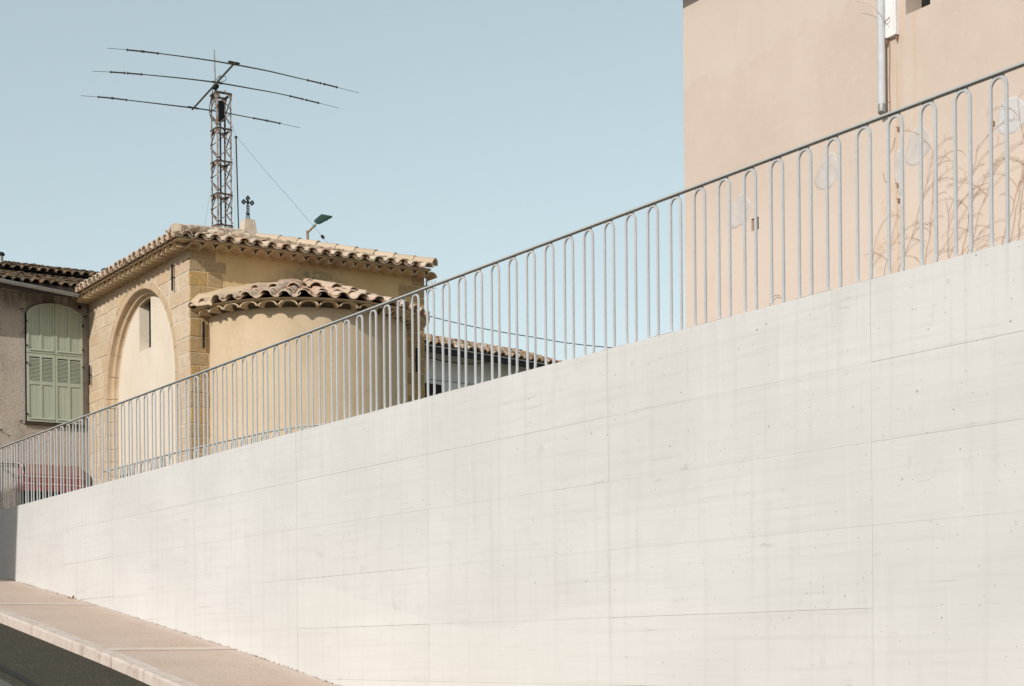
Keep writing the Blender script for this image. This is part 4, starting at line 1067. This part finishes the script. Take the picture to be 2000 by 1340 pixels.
# repair patches
def blob(cy, cz, ry, rz, seed, mat, name='render_patch', d=.006):
    rs = random.Random(seed); n = 22; ph = [rs.uniform(0, 6) for _ in range(3)]; m = MB(); P = []
    for k in range(n):
        q = 2*PI*k/n; f = 1+.10*math.sin(2*q+ph[0])+.07*math.sin(3*q+ph[1])+.05*math.sin(5*q+ph[2])
        P.append((cy+ry*f*math.cos(q), cz+rz*f*math.sin(q)))
    c = Vector((XR-d, cy, cz)); inner = [Vector((XR-d, cy+(a-cy)*.9, cz+(b-cz)*.9)) for a, b in P]; outer_ = [Vector((XR-.0008, a, b)) for a, b in P]
    m.poly(inner)
    for k in range(n): m.poly([inner[k], inner[(k+1) % n], outer_[(k+1) % n], outer_[k]], True)
    m.build(name, mat, bd)
for i, (px_, py_, rx, rz, mt) in enumerate(((1616, 337, 25, 36, 'patch'), (1445, 413, 22, 34, 'patch'), (1793, 285, 26, 40, 'patch'), (1976, 226, 29, 42, 'patch2'))):
    p = onX(px_, py_, XR); q = onX(px_+rx, py_+rx*.0, XR)
    s_ = abs(p.y-onX(px_-rx, py_, XR).y); z_ = p.z-onX(px_, py_+rz, XR).z
    blob(p.y, p.z, s_*.92, z_*.95, 10+i, M[mt])
p = onX(1758, 330, XR); blob(p.y, p.z-.02, .07, .22, 31, M['patch'])
p = onX(1746, 392, XR)
# downpipe
pp0 = onX(1722.5, 205, XR-.07); dp = empty('downpipe', (XR-.07, pp0.y, pp0.z), 'straight grey zinc downpipe ending above the railing on the pink wall', 'downpipe')
pr1 = .038
MB().tube([(XR-.07, pp0.y, pp0.z), (XR-.07, pp0.y+.002, 7.45)], pr1, 16).build('pipe', M['pipe'], dp)
MB().tube([(XR-.07, pp0.y, pp0.z+.005), (XR-.07, pp0.y, pp0.z-.02), (XR-.075, pp0.y-.004, pp0.z-.05), (XR-.09, pp0.y-.012, pp0.z-.085)], [pr1*1.04, pr1*1.04, pr1, pr1*.86], 16).build('outlet', M['zinc'], dp)
for zz in (6.45,):
    MB().tube([(XR-.07+math.cos(2*PI*k/14)*(pr1+.003), pp0.y+math.sin(2*PI*k/14)*(pr1+.003), zz) for k in range(14)], .006, 5, closed=True).build('clip', M['zinc'], dp)
# white shutter edge / cable cover
ba, bb = onX(1733, 77, XR), onX(1757, 69, XR)
bc = empty('cable_cover', (XR-.02, (ba.y+bb.y)/2, ba.z), 'white grooved plastic cover strip fixed beside the downpipe', 'cover strip')
y0c, y1c = bb.y, ba.y; zb_ = (ba.z+bb.z)/2
MB().box(XR-.045, XR-.001, y0c, y1c, zb_, 7.4).build('cover', M['white_pvc'], bc)
for f0, f1 in ((.0, .10), (.18, .26), (.80, .86), (.92, 1.0)):
    MB().box(XR-.052, XR-.0452, y0c+(y1c-y0c)*f0, y0c+(y1c-y0c)*f1, zb_+.002, 7.38).build('ridge', M['white_pvc'], bc)
yy = (y0c+y1c)/2+.03; MB().tube([(XR-.06, yy+.03, zb_+.16), (XR-.075, yy+.01, zb_+.15), (XR-.08, yy-.03, zb_+.155), (XR-.065, yy-.045, zb_+.18)], .004, 5).build('wire_clip', M['iron'], bc)
for yv in (y0c+.01, y1c-.025): MB().hexa([(XR-.03, yv, zb_-.06), (XR-.02, yv, zb_-.06), (XR-.02, yv+.008, zb_-.06), (XR-.03, yv+.008, zb_-.06), (XR-.035, yv-.004, zb_+.0), (XR-.01, yv-.004, zb_), (XR-.01, yv+.012, zb_), (XR-.035, yv+.012, zb_)]).build('fixing_nail', M['rust'], bc)
# bare climbing vines
def vine(roots, label, seed, density=1., spread=1.):
    rs = random.Random(seed); m = MB(); th = MB()
    for (y_, z0, hgt, lean) in roots:
        pts = []; yy, zz = y_, z0; n = int(hgt/.07)
        for k in range(n):
            pts.append(Vector((XR-.012-rs.uniform(0, .006), yy, zz))); zz += .07; yy += (lean*.03+rs.uniform(-.018, .018))*spread
        if len(pts) < 3: continue
        m.tube(pts, [.0029*(1-.6*k/len(pts)) for k in range(len(pts))], 4)
        for k in range(2, len(pts)):
            if rs.random() > .42*density: continue
            side = -1 if rs.random() < .78 else 1    # most shoots sweep to the right in the picture
            L = rs.uniform(.25, .85)*(1-.3*k/len(pts)); q = rs.uniform(.7, 1.15); cur = rs.uniform(1.0, 2.2); p = pts[k].copy(); sp2 = [p.copy()]; st = .035; nn = int(L/st)
            for j in range(nn):
                q2 = q-cur*(j/max(nn, 1))**1.3
                p = p+Vector((rs.uniform(-.002, .002), side*math.cos(q2)*st, math.sin(q2)*st+rs.uniform(-.003, .003))); p.x = min(max(p.x, XR-.03), XR-.008); sp2.append(p.copy())
            if len(sp2) > 3:
                th.tube(sp2, [.0018*(1-.4*j/len(sp2)) for j in range(len(sp2))], 3)
                for j in range(3, len(sp2)-1):
                    if rs.random() < .22:
                        a = rs.uniform(-.4, 1.6); l = rs.uniform(.03, .10); e = sp2[j]+Vector((0, side*math.cos(a)*l, math.sin(a)*l)); th.tube([sp2[j], (sp2[j]+e)/2+Vector((0, 0, .006)), e], .0013, 3)
    o = empty('bare_vine', (XR-.02, roots[0][0], 1.95), label, 'vine')
    m.build('stem', M['twig'], o); th.build('shoots', M['twig'], o, kind='stuff')
gz = 2.6
vine([(12.62, gz, 1.55, -1), (12.45, gz, 1.7, -1), (12.30, gz, 1.9, -2.2), (12.2, gz, 2.2, -1.0)], 'sparse bare vine shoots on pink wall left of the rusty stain', 5, .8)
vine([(11.62, gz, 2.0, -.5), (11.42, gz, 1.9, -1.0), (11.15, gz, 2.1, -.4), (10.98, gz, 1.7, .3)], 'bare leafless vine on pink wall between rusty stain and white patch', 8, 1.)
vine([(10.82, gz, 2.2, -.8), (10.58, gz, 2.3, -.6), (10.42, gz, 2.5, -.2), (10.2, gz, 2.1, -.4), (10.0, gz, 2.4, .3), (9.7, gz, 2.3, .1)], 'densest bare vine tangle climbing past the white patch at right edge', 12, 1.15)
m = MB(); vp = [onX(x_, y_, XR-.012) for x_, y_ in ((1737, 78), (1737.5, 120), (1736.5, 160), (1738, 200), (1737, 240), (1735, 300), (1737, 360), (1734, 420), (1736, 500), (1737, 560))]
m.tube(vp, .004, 4)
for j, k in ((3, 1), (5, -1), (6, 1)):
    e = vp[j]+Vector((0, .09*k, .14)); m.tube([vp[j], (vp[j]+e)/2+Vector((0, .02*k, -.02)), e], .0025, 3)
m.tube([onX(x_, y_, XR-.125) for x_, y_ in ((1672, 3), (1685, 5), (1697, 9), (1712, 20), (1724, 32), (1732, 40))], .0022, 3)
tag(m.build('bare_vine', M['twig']), 'single thin dead stem running down below the white cover strip', 'vine')
p = onX(1552, 578, XR-.03); m = MB(); m.tube([Vector((XR-.03, p.y+.12, 3.3)), onX(1503, 594, XR-.03), onX(1510, 580, XR-.03), onX(1516, 576, XR-.03), onX(1524, 578, XR-.03)], .004, 4)
tag(m.build('twig', M['twig']), 'short curved twig poking above the wall near the small niche', 'twig')
# rusty stubs on the pink wall
for px_, py_ in ((1756, 252), (1755, 362), (1757, 392), (1942, 241)):
    p = onX(px_, py_, XR); m = MB(); m.box(XR-.02, XR-.001, p.y-.008, p.y+.008, p.z-.02, p.z+.02); m.tube([(XR-.015, p.y, p.z), (XR-.03, p.y+.012, p.z+.02)], .005, 5); m.build('rusty_fixing', M['rust'], bd)

# ------------------------------------------------------------------ far house on the right of the chapel
th_ = math.radians(12); e1 = Vector((math.cos(th_), math.sin(th_), 0)); e2 = Vector((-math.sin(th_), math.cos(th_), 0))
DP = 47.0
P0 = deep(836.6, 676, DP)
fh = empty('house', (P0.x, P0.y, 1.9), 'distant low white house with dark gutter seen through the railing', 'house')
def FP(a, b, z): return P0+e1*a+e2*b+Vector((0, 0, z))
def fbox(mb, a0, a1, b0, b1, z0, z1): return mb.hexa([FP(a0, b0, z0), FP(a1, b0, z0), FP(a1, b1, z0), FP(a0, b1, z0), FP(a0, b0, z1), FP(a1, b0, z1), FP(a1, b1, z1), FP(a0, b1, z1)])
zb0 = 1.9-P0.z
EO = .62
fbox(MB(), -2.2, 5.7, EO, 6, zb0, -.02).build('wall', M['white_wall'], fh)
RPf = .32; RL = 2.35
m = MB(); m.poly([FP(-2.5, 0, .04), FP(6, 0, .04), FP(6, RL, .04+RL*RPf), FP(-2.5, RL, .04+RL*RPf)]); m.poly([FP(-2.5, RL, .04+RL*RPf), FP(6, RL, .04+RL*RPf), FP(6, 2*RL+.5, .0), FP(-2.5, 2*RL+.5, .0)])
m.poly([FP(-2.5, 0, -.03), FP(6, 0, -.03), FP(6, EO+.1, -.01), FP(-2.5, EO+.1, -.01)])
m.build('roof_bed', M['deck'], fh)
tF = [tile_mesh('roof_tile', M['tile_far'], .112, .085, .42, .022, 6, 165, jit=.09) for _ in range(4)]
E0f = FP(-.55, 0, .04)
slope_tiles(fh, 'roof_tile', tF, E0f, e1, e2, 6.5, lambda s: RL, RPf, .25, .30, lift=.04, edge=.06)
m = MB(); a_, b_ = FP(-2.5, -.1, -.015), FP(6.0, -.1, -.015)
m.hexa([FP(-2.5, -.16, -.16), FP(6, -.16, -.16), FP(6, -.005, -.16), FP(-2.5, -.005, -.16), FP(-2.5, -.18, -.03), FP(6, -.18, -.03), FP(6, -.005, -.03), FP(-2.5, -.005, -.03)])
m.build('gutter', M['dark_gutter'], fh)
MB().tube([FP(-2.5, -.185, -.02), FP(6.0, -.185, -.02)], .017, 6).build('gutter_lip', M['zinc'], fh)
wa, wb = None, None
def on_f(px_, py_, b):    # ray to the plane e2 = b
    v = ray(px_, py_); n = e2; s_ = (P0+e2*b).dot(n)/v.dot(n); return v*s_-P0
q1, q2 = on_f(829, 746, EO-.01), on_f(862, 752, EO-.01)
a1_, a2_ = q1.dot(e1), q2.dot(e1)
fbox(MB(), a1_, a2_, EO-.012, EO-.002, zb0, q2.z).build('dark_opening', M['dark'], fh)
for zz in (q2.z+.08, q2.z+.42-.5):
    pass
for py_l, py_r in ((741, 751), (764, 768)):
    c1, c2 = on_f(862 if py_l > 750 else 836, py_l, EO-.01), on_f(960, py_r+4, EO-.01)
    MB().tube([P0+e1*c1.dot(e1)+e2*(EO-.02)+UP*c1.z, P0+e1*c2.dot(e1)+e2*(EO-.02)+UP*c2.z], .008, 4).build('wall_cable', M['black'], fh)
cab = [(836, 697), (850, 702), (870, 706), (890, 709), (910, 711), (930, 711), (950, 708), (970, 703), (985, 698)]
tag(MB().tube([P0+on_f(x_, y_, EO-.06) for x_, y_ in cab], .012, 5).build('slack_cable', M['black']), 'dark cable sagging across the shaded white wall of the distant house', 'cable')
cab = [(770, 596), (836, 617), (870, 626), (930, 639.5), (990, 650.5), (1040, 658.5), (1097, 668.5), (1140, 674), (1190, 679), (1260, 684)]
tag(MB().tube([deep(x_, y_, 40) for x_, y_ in cab], .011, 5).build('overhead_cable', M['black']), 'thin overhead cable sloping down behind the loops to the right of the chapel', 'cable')
# television aerial beside the chapel corner
tv = empty('television_aerial', deep(831.5, 650, 46), 'small multi-bar television aerial beside the chapel roof corner', 'aerial')
tp = deep(833, 556, 46); tb = deep(834.5, 655, 46)
MB().tube([tb, tp+Vector((0, 0, .12))], .018, 6).build('mast', M['dark_gutter'], tv)
m = MB()
for k, py_ in enumerate((549, 552, 556)):
    a, b = deep(829, py_, 46), deep(850-k, py_+2, 46); m.tube([a, b], .008, 4)
a, b = deep(829, 563, 46), deep(852, 564, 46); m.tube([a, b], .008, 4)
m.tube([deep(850, 547, 46), deep(850, 566, 46)], .007, 4); m.build('dipole', M['zinc'], tv)
m = MB(); c = deep(834, 562, 46)
for _ in range(7): m.tube([c+Vector((R(-.07, .07), R(-.05, .05), R(-.08, .08))), c+Vector((R(-.09, .09), R(-.05, .05), R(-.08, .08)))], .02, 5)
m.build('bracket', M['iron'], tv)

# ------------------------------------------------------------------ lattice tower and beam antenna
C0 = deep(423, 178.5, 47.4)                # near corner of the tower, at the top
TW = .44
tw = empty('lattice_tower', (C0.x+TW/2, C0.y+TW/2, 1.9), 'rusty galvanised square lattice tower rising behind the chapel', 'tower')
tz1 = C0.z
def corner(i, z): return Vector((C0.x+(TW if i in (1, 2) else 0), C0.y+(TW if i in (2, 3) else 0), z))
lev = [tz1]; 
for py_ in (248, 312, 376, 437): lev.append(deep(423.5, py_, 47.4).z)
while lev[-1] > 2.2: lev.append(lev[-1]-.9)
for i in range(4):
    m = MB(); c_ = corner(i, 0); sx = -1 if i in (1, 2) else 1; sy = -1 if i in (2, 3) else 1
    m.box(min(c_.x, c_.x+sx*.045), max(c_.x, c_.x+sx*.045), min(c_.y, c_.y+sy*.006), max(c_.y, c_.y+sy*.006), 1.9, tz1)
    m.box(min(c_.x, c_.x+sx*.006), max(c_.x, c_.x+sx*.006), min(c_.y+sy*.0065, c_.y+sy*.045), max(c_.y+sy*.0065, c_.y+sy*.045), 1.9, tz1-.001)
    m.build('leg', M['rusty'], tw)
for li, z in enumerate(lev[:9]):
    m = MB(); a = .03
    for i in range(4):
        m.bar(corner(i, z)+Vector((0, 0, -.01)), corner((i+1) % 4, z)+Vector((0, 0, -.01)), .055, .035 if li else .05)
    m.build('ring_frame', M['dark_rust'], tw)
for li in range(len(lev)-1):
    zt, zb = lev[li], lev[li+1]; zm = (zt+zb)/2
    if li > 8: break
    for i in range(4):
        j = (i+1) % 4; m = MB()
        outv = (corner(i, 0)+corner(j, 0))/2-(corner(0, 0)+corner(2, 0))/2; outv.z = 0; outv.normalize()
        a, b = (i, j) if i != 3 else (j, i)
        m.bar(corner(a, zt-.05)+outv*.012, corner(b, zm+.03)+outv*.012, .024, .024); m.bar(corner(b, zm-.03)+outv*.012, corner(a, zb+.06)+outv*.012, .024, .024)
        m.build('brace', M['brace'], tw)
        for (cc, zz) in ((corner(i, zt), -1), (corner(j, zt), -1)):
            g_ = MB()
            d = (corner(j, 0)-corner(i, 0)).normalized()*(1 if cc == corner(i, zt) else -1)
            g_.prism([cc+Vector((0, 0, -.03))+outv*.008, cc+d*.14+Vector((0, 0, -.03))+outv*.008, cc+Vector((0, 0, -.2))+outv*.008], outv*.005)
            g_.build('gusset', M['rusty'], tw)
m = MB(); c_ = corner(0, 0)+Vector((TW*.42, TW*.45, 0)); m.tube([(c_.x, c_.y, 1.9), (c_.x, c_.y, tz1-.55)], .028, 8); m.tube([(c_.x+.12, c_.y-.03, 1.9), (c_.x+.12, c_.y-.03, tz1-.6)], .014, 6); m.build('inner_tube', M['dark_gutter'], tw)
m = MB(); m.box(c_.x-.09, c_.x+.09, c_.y-.09, c_.y+.09, tz1-.75, tz1-.2); m.build('rotator', M['black'], tw)
m = MB(); q = corner(0, tz1)+Vector((.27, .1, 0)); m.box(q.x-.03, q.x+.03, q.y-.03, q.y+.03, tz1, tz1+.06); m.tube([q+Vector((0, 0, .05)), q+Vector((.04, 0, .11))], .02, 6); m.build('pulley', M['rusty'], tw)
# beam antenna
an = empty('beam_antenna', deep(420, 165, 47.4), 'three element horizontal beam antenna with crossing boom on top of the tower', 'antenna')
Bn, Bf, Bm = deep(457, 124.5, 45.6), deep(377, 212.5, 49.3), None
MB().tube([Bn+(Bn-Bf).normalized()*.06, Bf-(Bn-Bf).normalized()*.06], .028, 10).build('boom', M['bronze'], an)
def element(center, pts_px, Yp):
    P = [onY(x_, y_, Yp) for x_, y_ in pts_px]
    m = MB(); n = len(P); path = catmull(P, 5); k0 = len(path)
    rs_ = []
    for i in range(k0):
        f = abs(2*i/(k0-1)-1); rs_.append(.021-.013*f if f < .84 else .006)
    m.tube(path, rs_, 6); el = m.build('element', M['bronze'], an)
    tot = P[-1]-P[0]
    for fr_ in (.115, .18, .82, .885):
        i = fr_*(k0-1); a = path[int(i)]; b = path[int(i)+1]; d = (b-a).normalized(); c_ = a+(b-a)*(i-int(i))
        tr = MB(); tr.tube([c_-d*.20, c_+d*.20], .022, 8); tr.tube([c_-d*.21, c_-d*.185], .036, 8); tr.tube([c_+d*.185, c_+d*.21], .036, 8); tr.build('trap', M['bronze'], el)
    cp = MB(); cp.bar(center-Vector((.16, 0, 0)), center+Vector((.16, 0, 0)), .05, .04); cp.build('clamp', M['black'], an)
element(Bn+Vector((0, 0, .03)), [(209, 94), (268, 99.5), (330, 107), (400, 116.5), (457, 126), (520, 138), (580, 152), (640, 166), (701, 181.5)], Bn.y)
Bm = Bn*.0+onY(424, 161.5, (Bn.y+Bf.y)/2)
element(Bm, [(180.5, 139), (235, 142), (300, 147.5), (365, 154), (424, 161.5), (485, 172), (545, 183), (605, 197), (661, 211)], Bm.y)
element(Bf+Vector((0, 0, .03)), [(157.5, 187), (210, 191), (265, 197.5), (320, 204), (377, 211), (430, 218.5), (480, 228), (530, 237.5), (586, 249.5)], Bf.y)
mt, mb_ = deep(418.2, 97.5, 47.6), deep(420.5, 176, 47.6)
MB().tube([mt, mb_, mb_-Vector((0, 0, .5))], [.022, .03, .03], 8).build('mast', M['zinc'], an)
m = MB(); c_ = deep(420, 168, 47.5)
for k in range(8): m.bar(c_+Vector((R(-.09, .09), R(-.06, .06), R(-.10, .08))), c_+Vector((R(-.09, .12), R(-.06, .06), R(-.10, .08))), .05, .05)
m.build('mount', M['black'], an)
m = MB(); m.tube([deep(x_, y_, 47.2) for x_, y_ in ((427, 152), (433, 148), (441, 150), (442, 155), (438, 159), (430, 160), (424, 157))], .009, 5); m.tube([deep(422, 157, 47.2), deep(430, 146, 47.2)], .009, 5); m.build('matching_loop', M['black'], an)
m = MB(); m.tube(catmull([deep(x_, y_, 47.2) for x_, y_ in ((416, 170), (414, 185), (410, 205), (409, 218), (412, 230), (417, 237))], 5), .011, 5); m.build('feed_cable', M['black'], an)
# guy wire pole, wire and insulator
pole_t, pole_b = deep(461, 268, 44), deep(466, 447, 44)
gp = empty('wire_pole', pole_b, 'slender dark pole standing right of the lattice tower', 'pole')
MB().tube([pole_t, deep(463, 340, 44), deep(465, 415, 44), pole_b, pole_b-Vector((0, 0, 2))], .017, 6).build('pole', M['dark_gutter'], gp)
MB().tube([deep(458.5, 267.5, 44), deep(463.5, 268.5, 44)], .028, 6).build('cap', M['black'], gp)
wr = empty('aerial_wire', deep(630, 461, 40), 'long thin wire slanting down from the tower with one black insulator', 'wire')
MB().tube([deep(452, 240, 46), deep(462, 267, 44), deep(520, 336, 43), deep(560, 381, 42), deep(610, 439, 41), deep(632, 465, 40), deep(670, 505, 39)], .0036, 5).build('wire', M['dark_gutter'], wr)
MB().tube([deep(628, 460, 40), deep(632.5, 465.5, 40)], .036, 10).build('insulator', M['black'], wr)
for (pts_, lb) in (((( 459, 268), (459, 350), (459, 447)), 'hair thin halyard hanging just left of the slender pole'), (((414, 356), (408, 390), (400, 440)), 'hair thin guy wire falling left of the lattice tower foot')):
    tag(MB().tube([deep(x_, y_, 45) for x_, y_ in pts_], .0035, 4).build('thin_wire', M['zinc']), lb, 'wire')

# ------------------------------------------------------------------ street lamp behind the chapel
DL = 42.0
lp = empty('street_lamp', deep(601, 480, DL)-Vector((0, 0, 6)), 'green flat-headed street lamp on rusty bent post above the chapel roof', 'street lamp')
a, b, c_ = deep(601.5, 480, DL), deep(600.5, 452, DL), deep(613.5, 441.5, DL)
MB().tube([a-Vector((0, 0, 6)), a, b, b+Vector((0, 0, .02))], .034, 8).build('post', M['rust'], lp)
MB().tube([b-Vector((0, 0, .04)), c_], .026, 8).build('arm', M['rust'], lp)
s1_, s2_ = deep(611.5, 443, DL-.01), deep(616.5, 438, DL-.01)
MB().tube([s1_, s2_], [.034, .040], 8).build('socket', M['teal'], lp)
q = [deep(613.8, 433.8, DL+.25), deep(629.3, 420.8, DL+.35), deep(649.5, 424.6, DL-.15), deep(624.5, 438.2, DL-.3), deep(618, 437.5, DL-.2)]
nrm = Vector((-.35, .1, 1)).normalized()
m = MB(); m.prism(q, nrm*.035)
top_q = [p_+nrm*.036 for p_ in q]; cc = sum((p_ for p_ in top_q), Vector())/5
m2 = [cc+(p_-cc)*.7+nrm*.03 for p_ in top_q]; 
for k in range(5): m.poly([top_q[k], top_q[(k+1) % 5], m2[(k+1) % 5], m2[k]])
m.poly(m2); m.build('head', M['lamp_green'], lp)
m = MB(); dn = -nrm*.006
g_ = [deep(626.5, 426.5, DL+.1), deep(640, 428.5, DL-.02), deep(639, 430.3, DL-.05), deep(626.5, 427.9, DL+.07)]
m.prism([p_+dn for p_ in g_], -nrm*.008); m.build('lens', M['glass'], lp)

# ------------------------------------------------------------------ house across the street (outside the frame; its shade falls on the far end of the wall)
hx1 = -1.5; HY0 = 28.74-(8-hx1)*1.05/2.4; HT = 2.85+1.40/2.4*(8-hx1)
oh_ = empty('house', (-4, HY0+4, 0), 'cream rendered house across the street whose shade crosses the wall end', 'house')
MB().hexa([(-8, HY0, -1), (hx1, HY0, -1), (hx1, HY0+9, -1), (-8, HY0+9, -1), (-8, HY0-.9, HT), (hx1, HY0-1.4, HT), (hx1, HY0+9, HT), (-8, HY0+9, HT)]).build('wall', M['cream'], oh_)
m = MB(); m.prism([(-8.2, HY0-1.3, HT+.001), (-4.8, HY0-1.3, HT+1.0), (hx1-.02, HY0-1.3, HT+.001)], (0, 10, 0)); m.build('roof', M['tile_far'], oh_)
for yy in (HY0+2, HY0+5.5):
    f_ = MB().box(hx1, hx1+.05, yy, yy+1.0, 3.6, 5.1).build('window', M['trim'], oh_); MB().box(hx1+.051, hx1+.055, yy+.08, yy+.92, 3.68, 5.02).build('pane', M['dark'], f_)

# unseen row of houses behind the photographer, added to block some sky light
for k, (ya, yb, hh, lb, mt) in enumerate(((-16, -5, 5.6, 'added unseen ochre house blocking sky light across the street behind the photographer, southernmost', 'ochre'), (-4.95, 5, 6.2, 'added unseen grey roughcast house blocking sky light across the street behind the photographer', 'roughcast'), (5.05, 14.5, 5.4, 'added unseen pink rendered house blocking sky light across the street, nearest the camera side of the bend', 'pink'))):
    o_ = empty('house', (-12, (ya+yb)/2, -1.8), lb, 'house')
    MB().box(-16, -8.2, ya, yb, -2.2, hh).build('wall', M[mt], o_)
    MB().prism([(-16.3, ya, hh+.001), (-12, ya, hh+1.6), (-7.9, ya, hh+.001)], (0, yb-ya-.01, 0)).build('roof', M['tile_far'], o_)
    for yy in (ya+2, ya+5, ya+7.6):
        for zz in (-.6, 2.4):
            f_ = MB().box(-8.2, -8.16, yy, yy+1.0, zz, zz+1.5).build('window', M['trim'], o_); MB().box(-8.159, -8.155, yy+.08, yy+.92, zz+.08, zz+1.42).build('pane', M['dark'], f_)
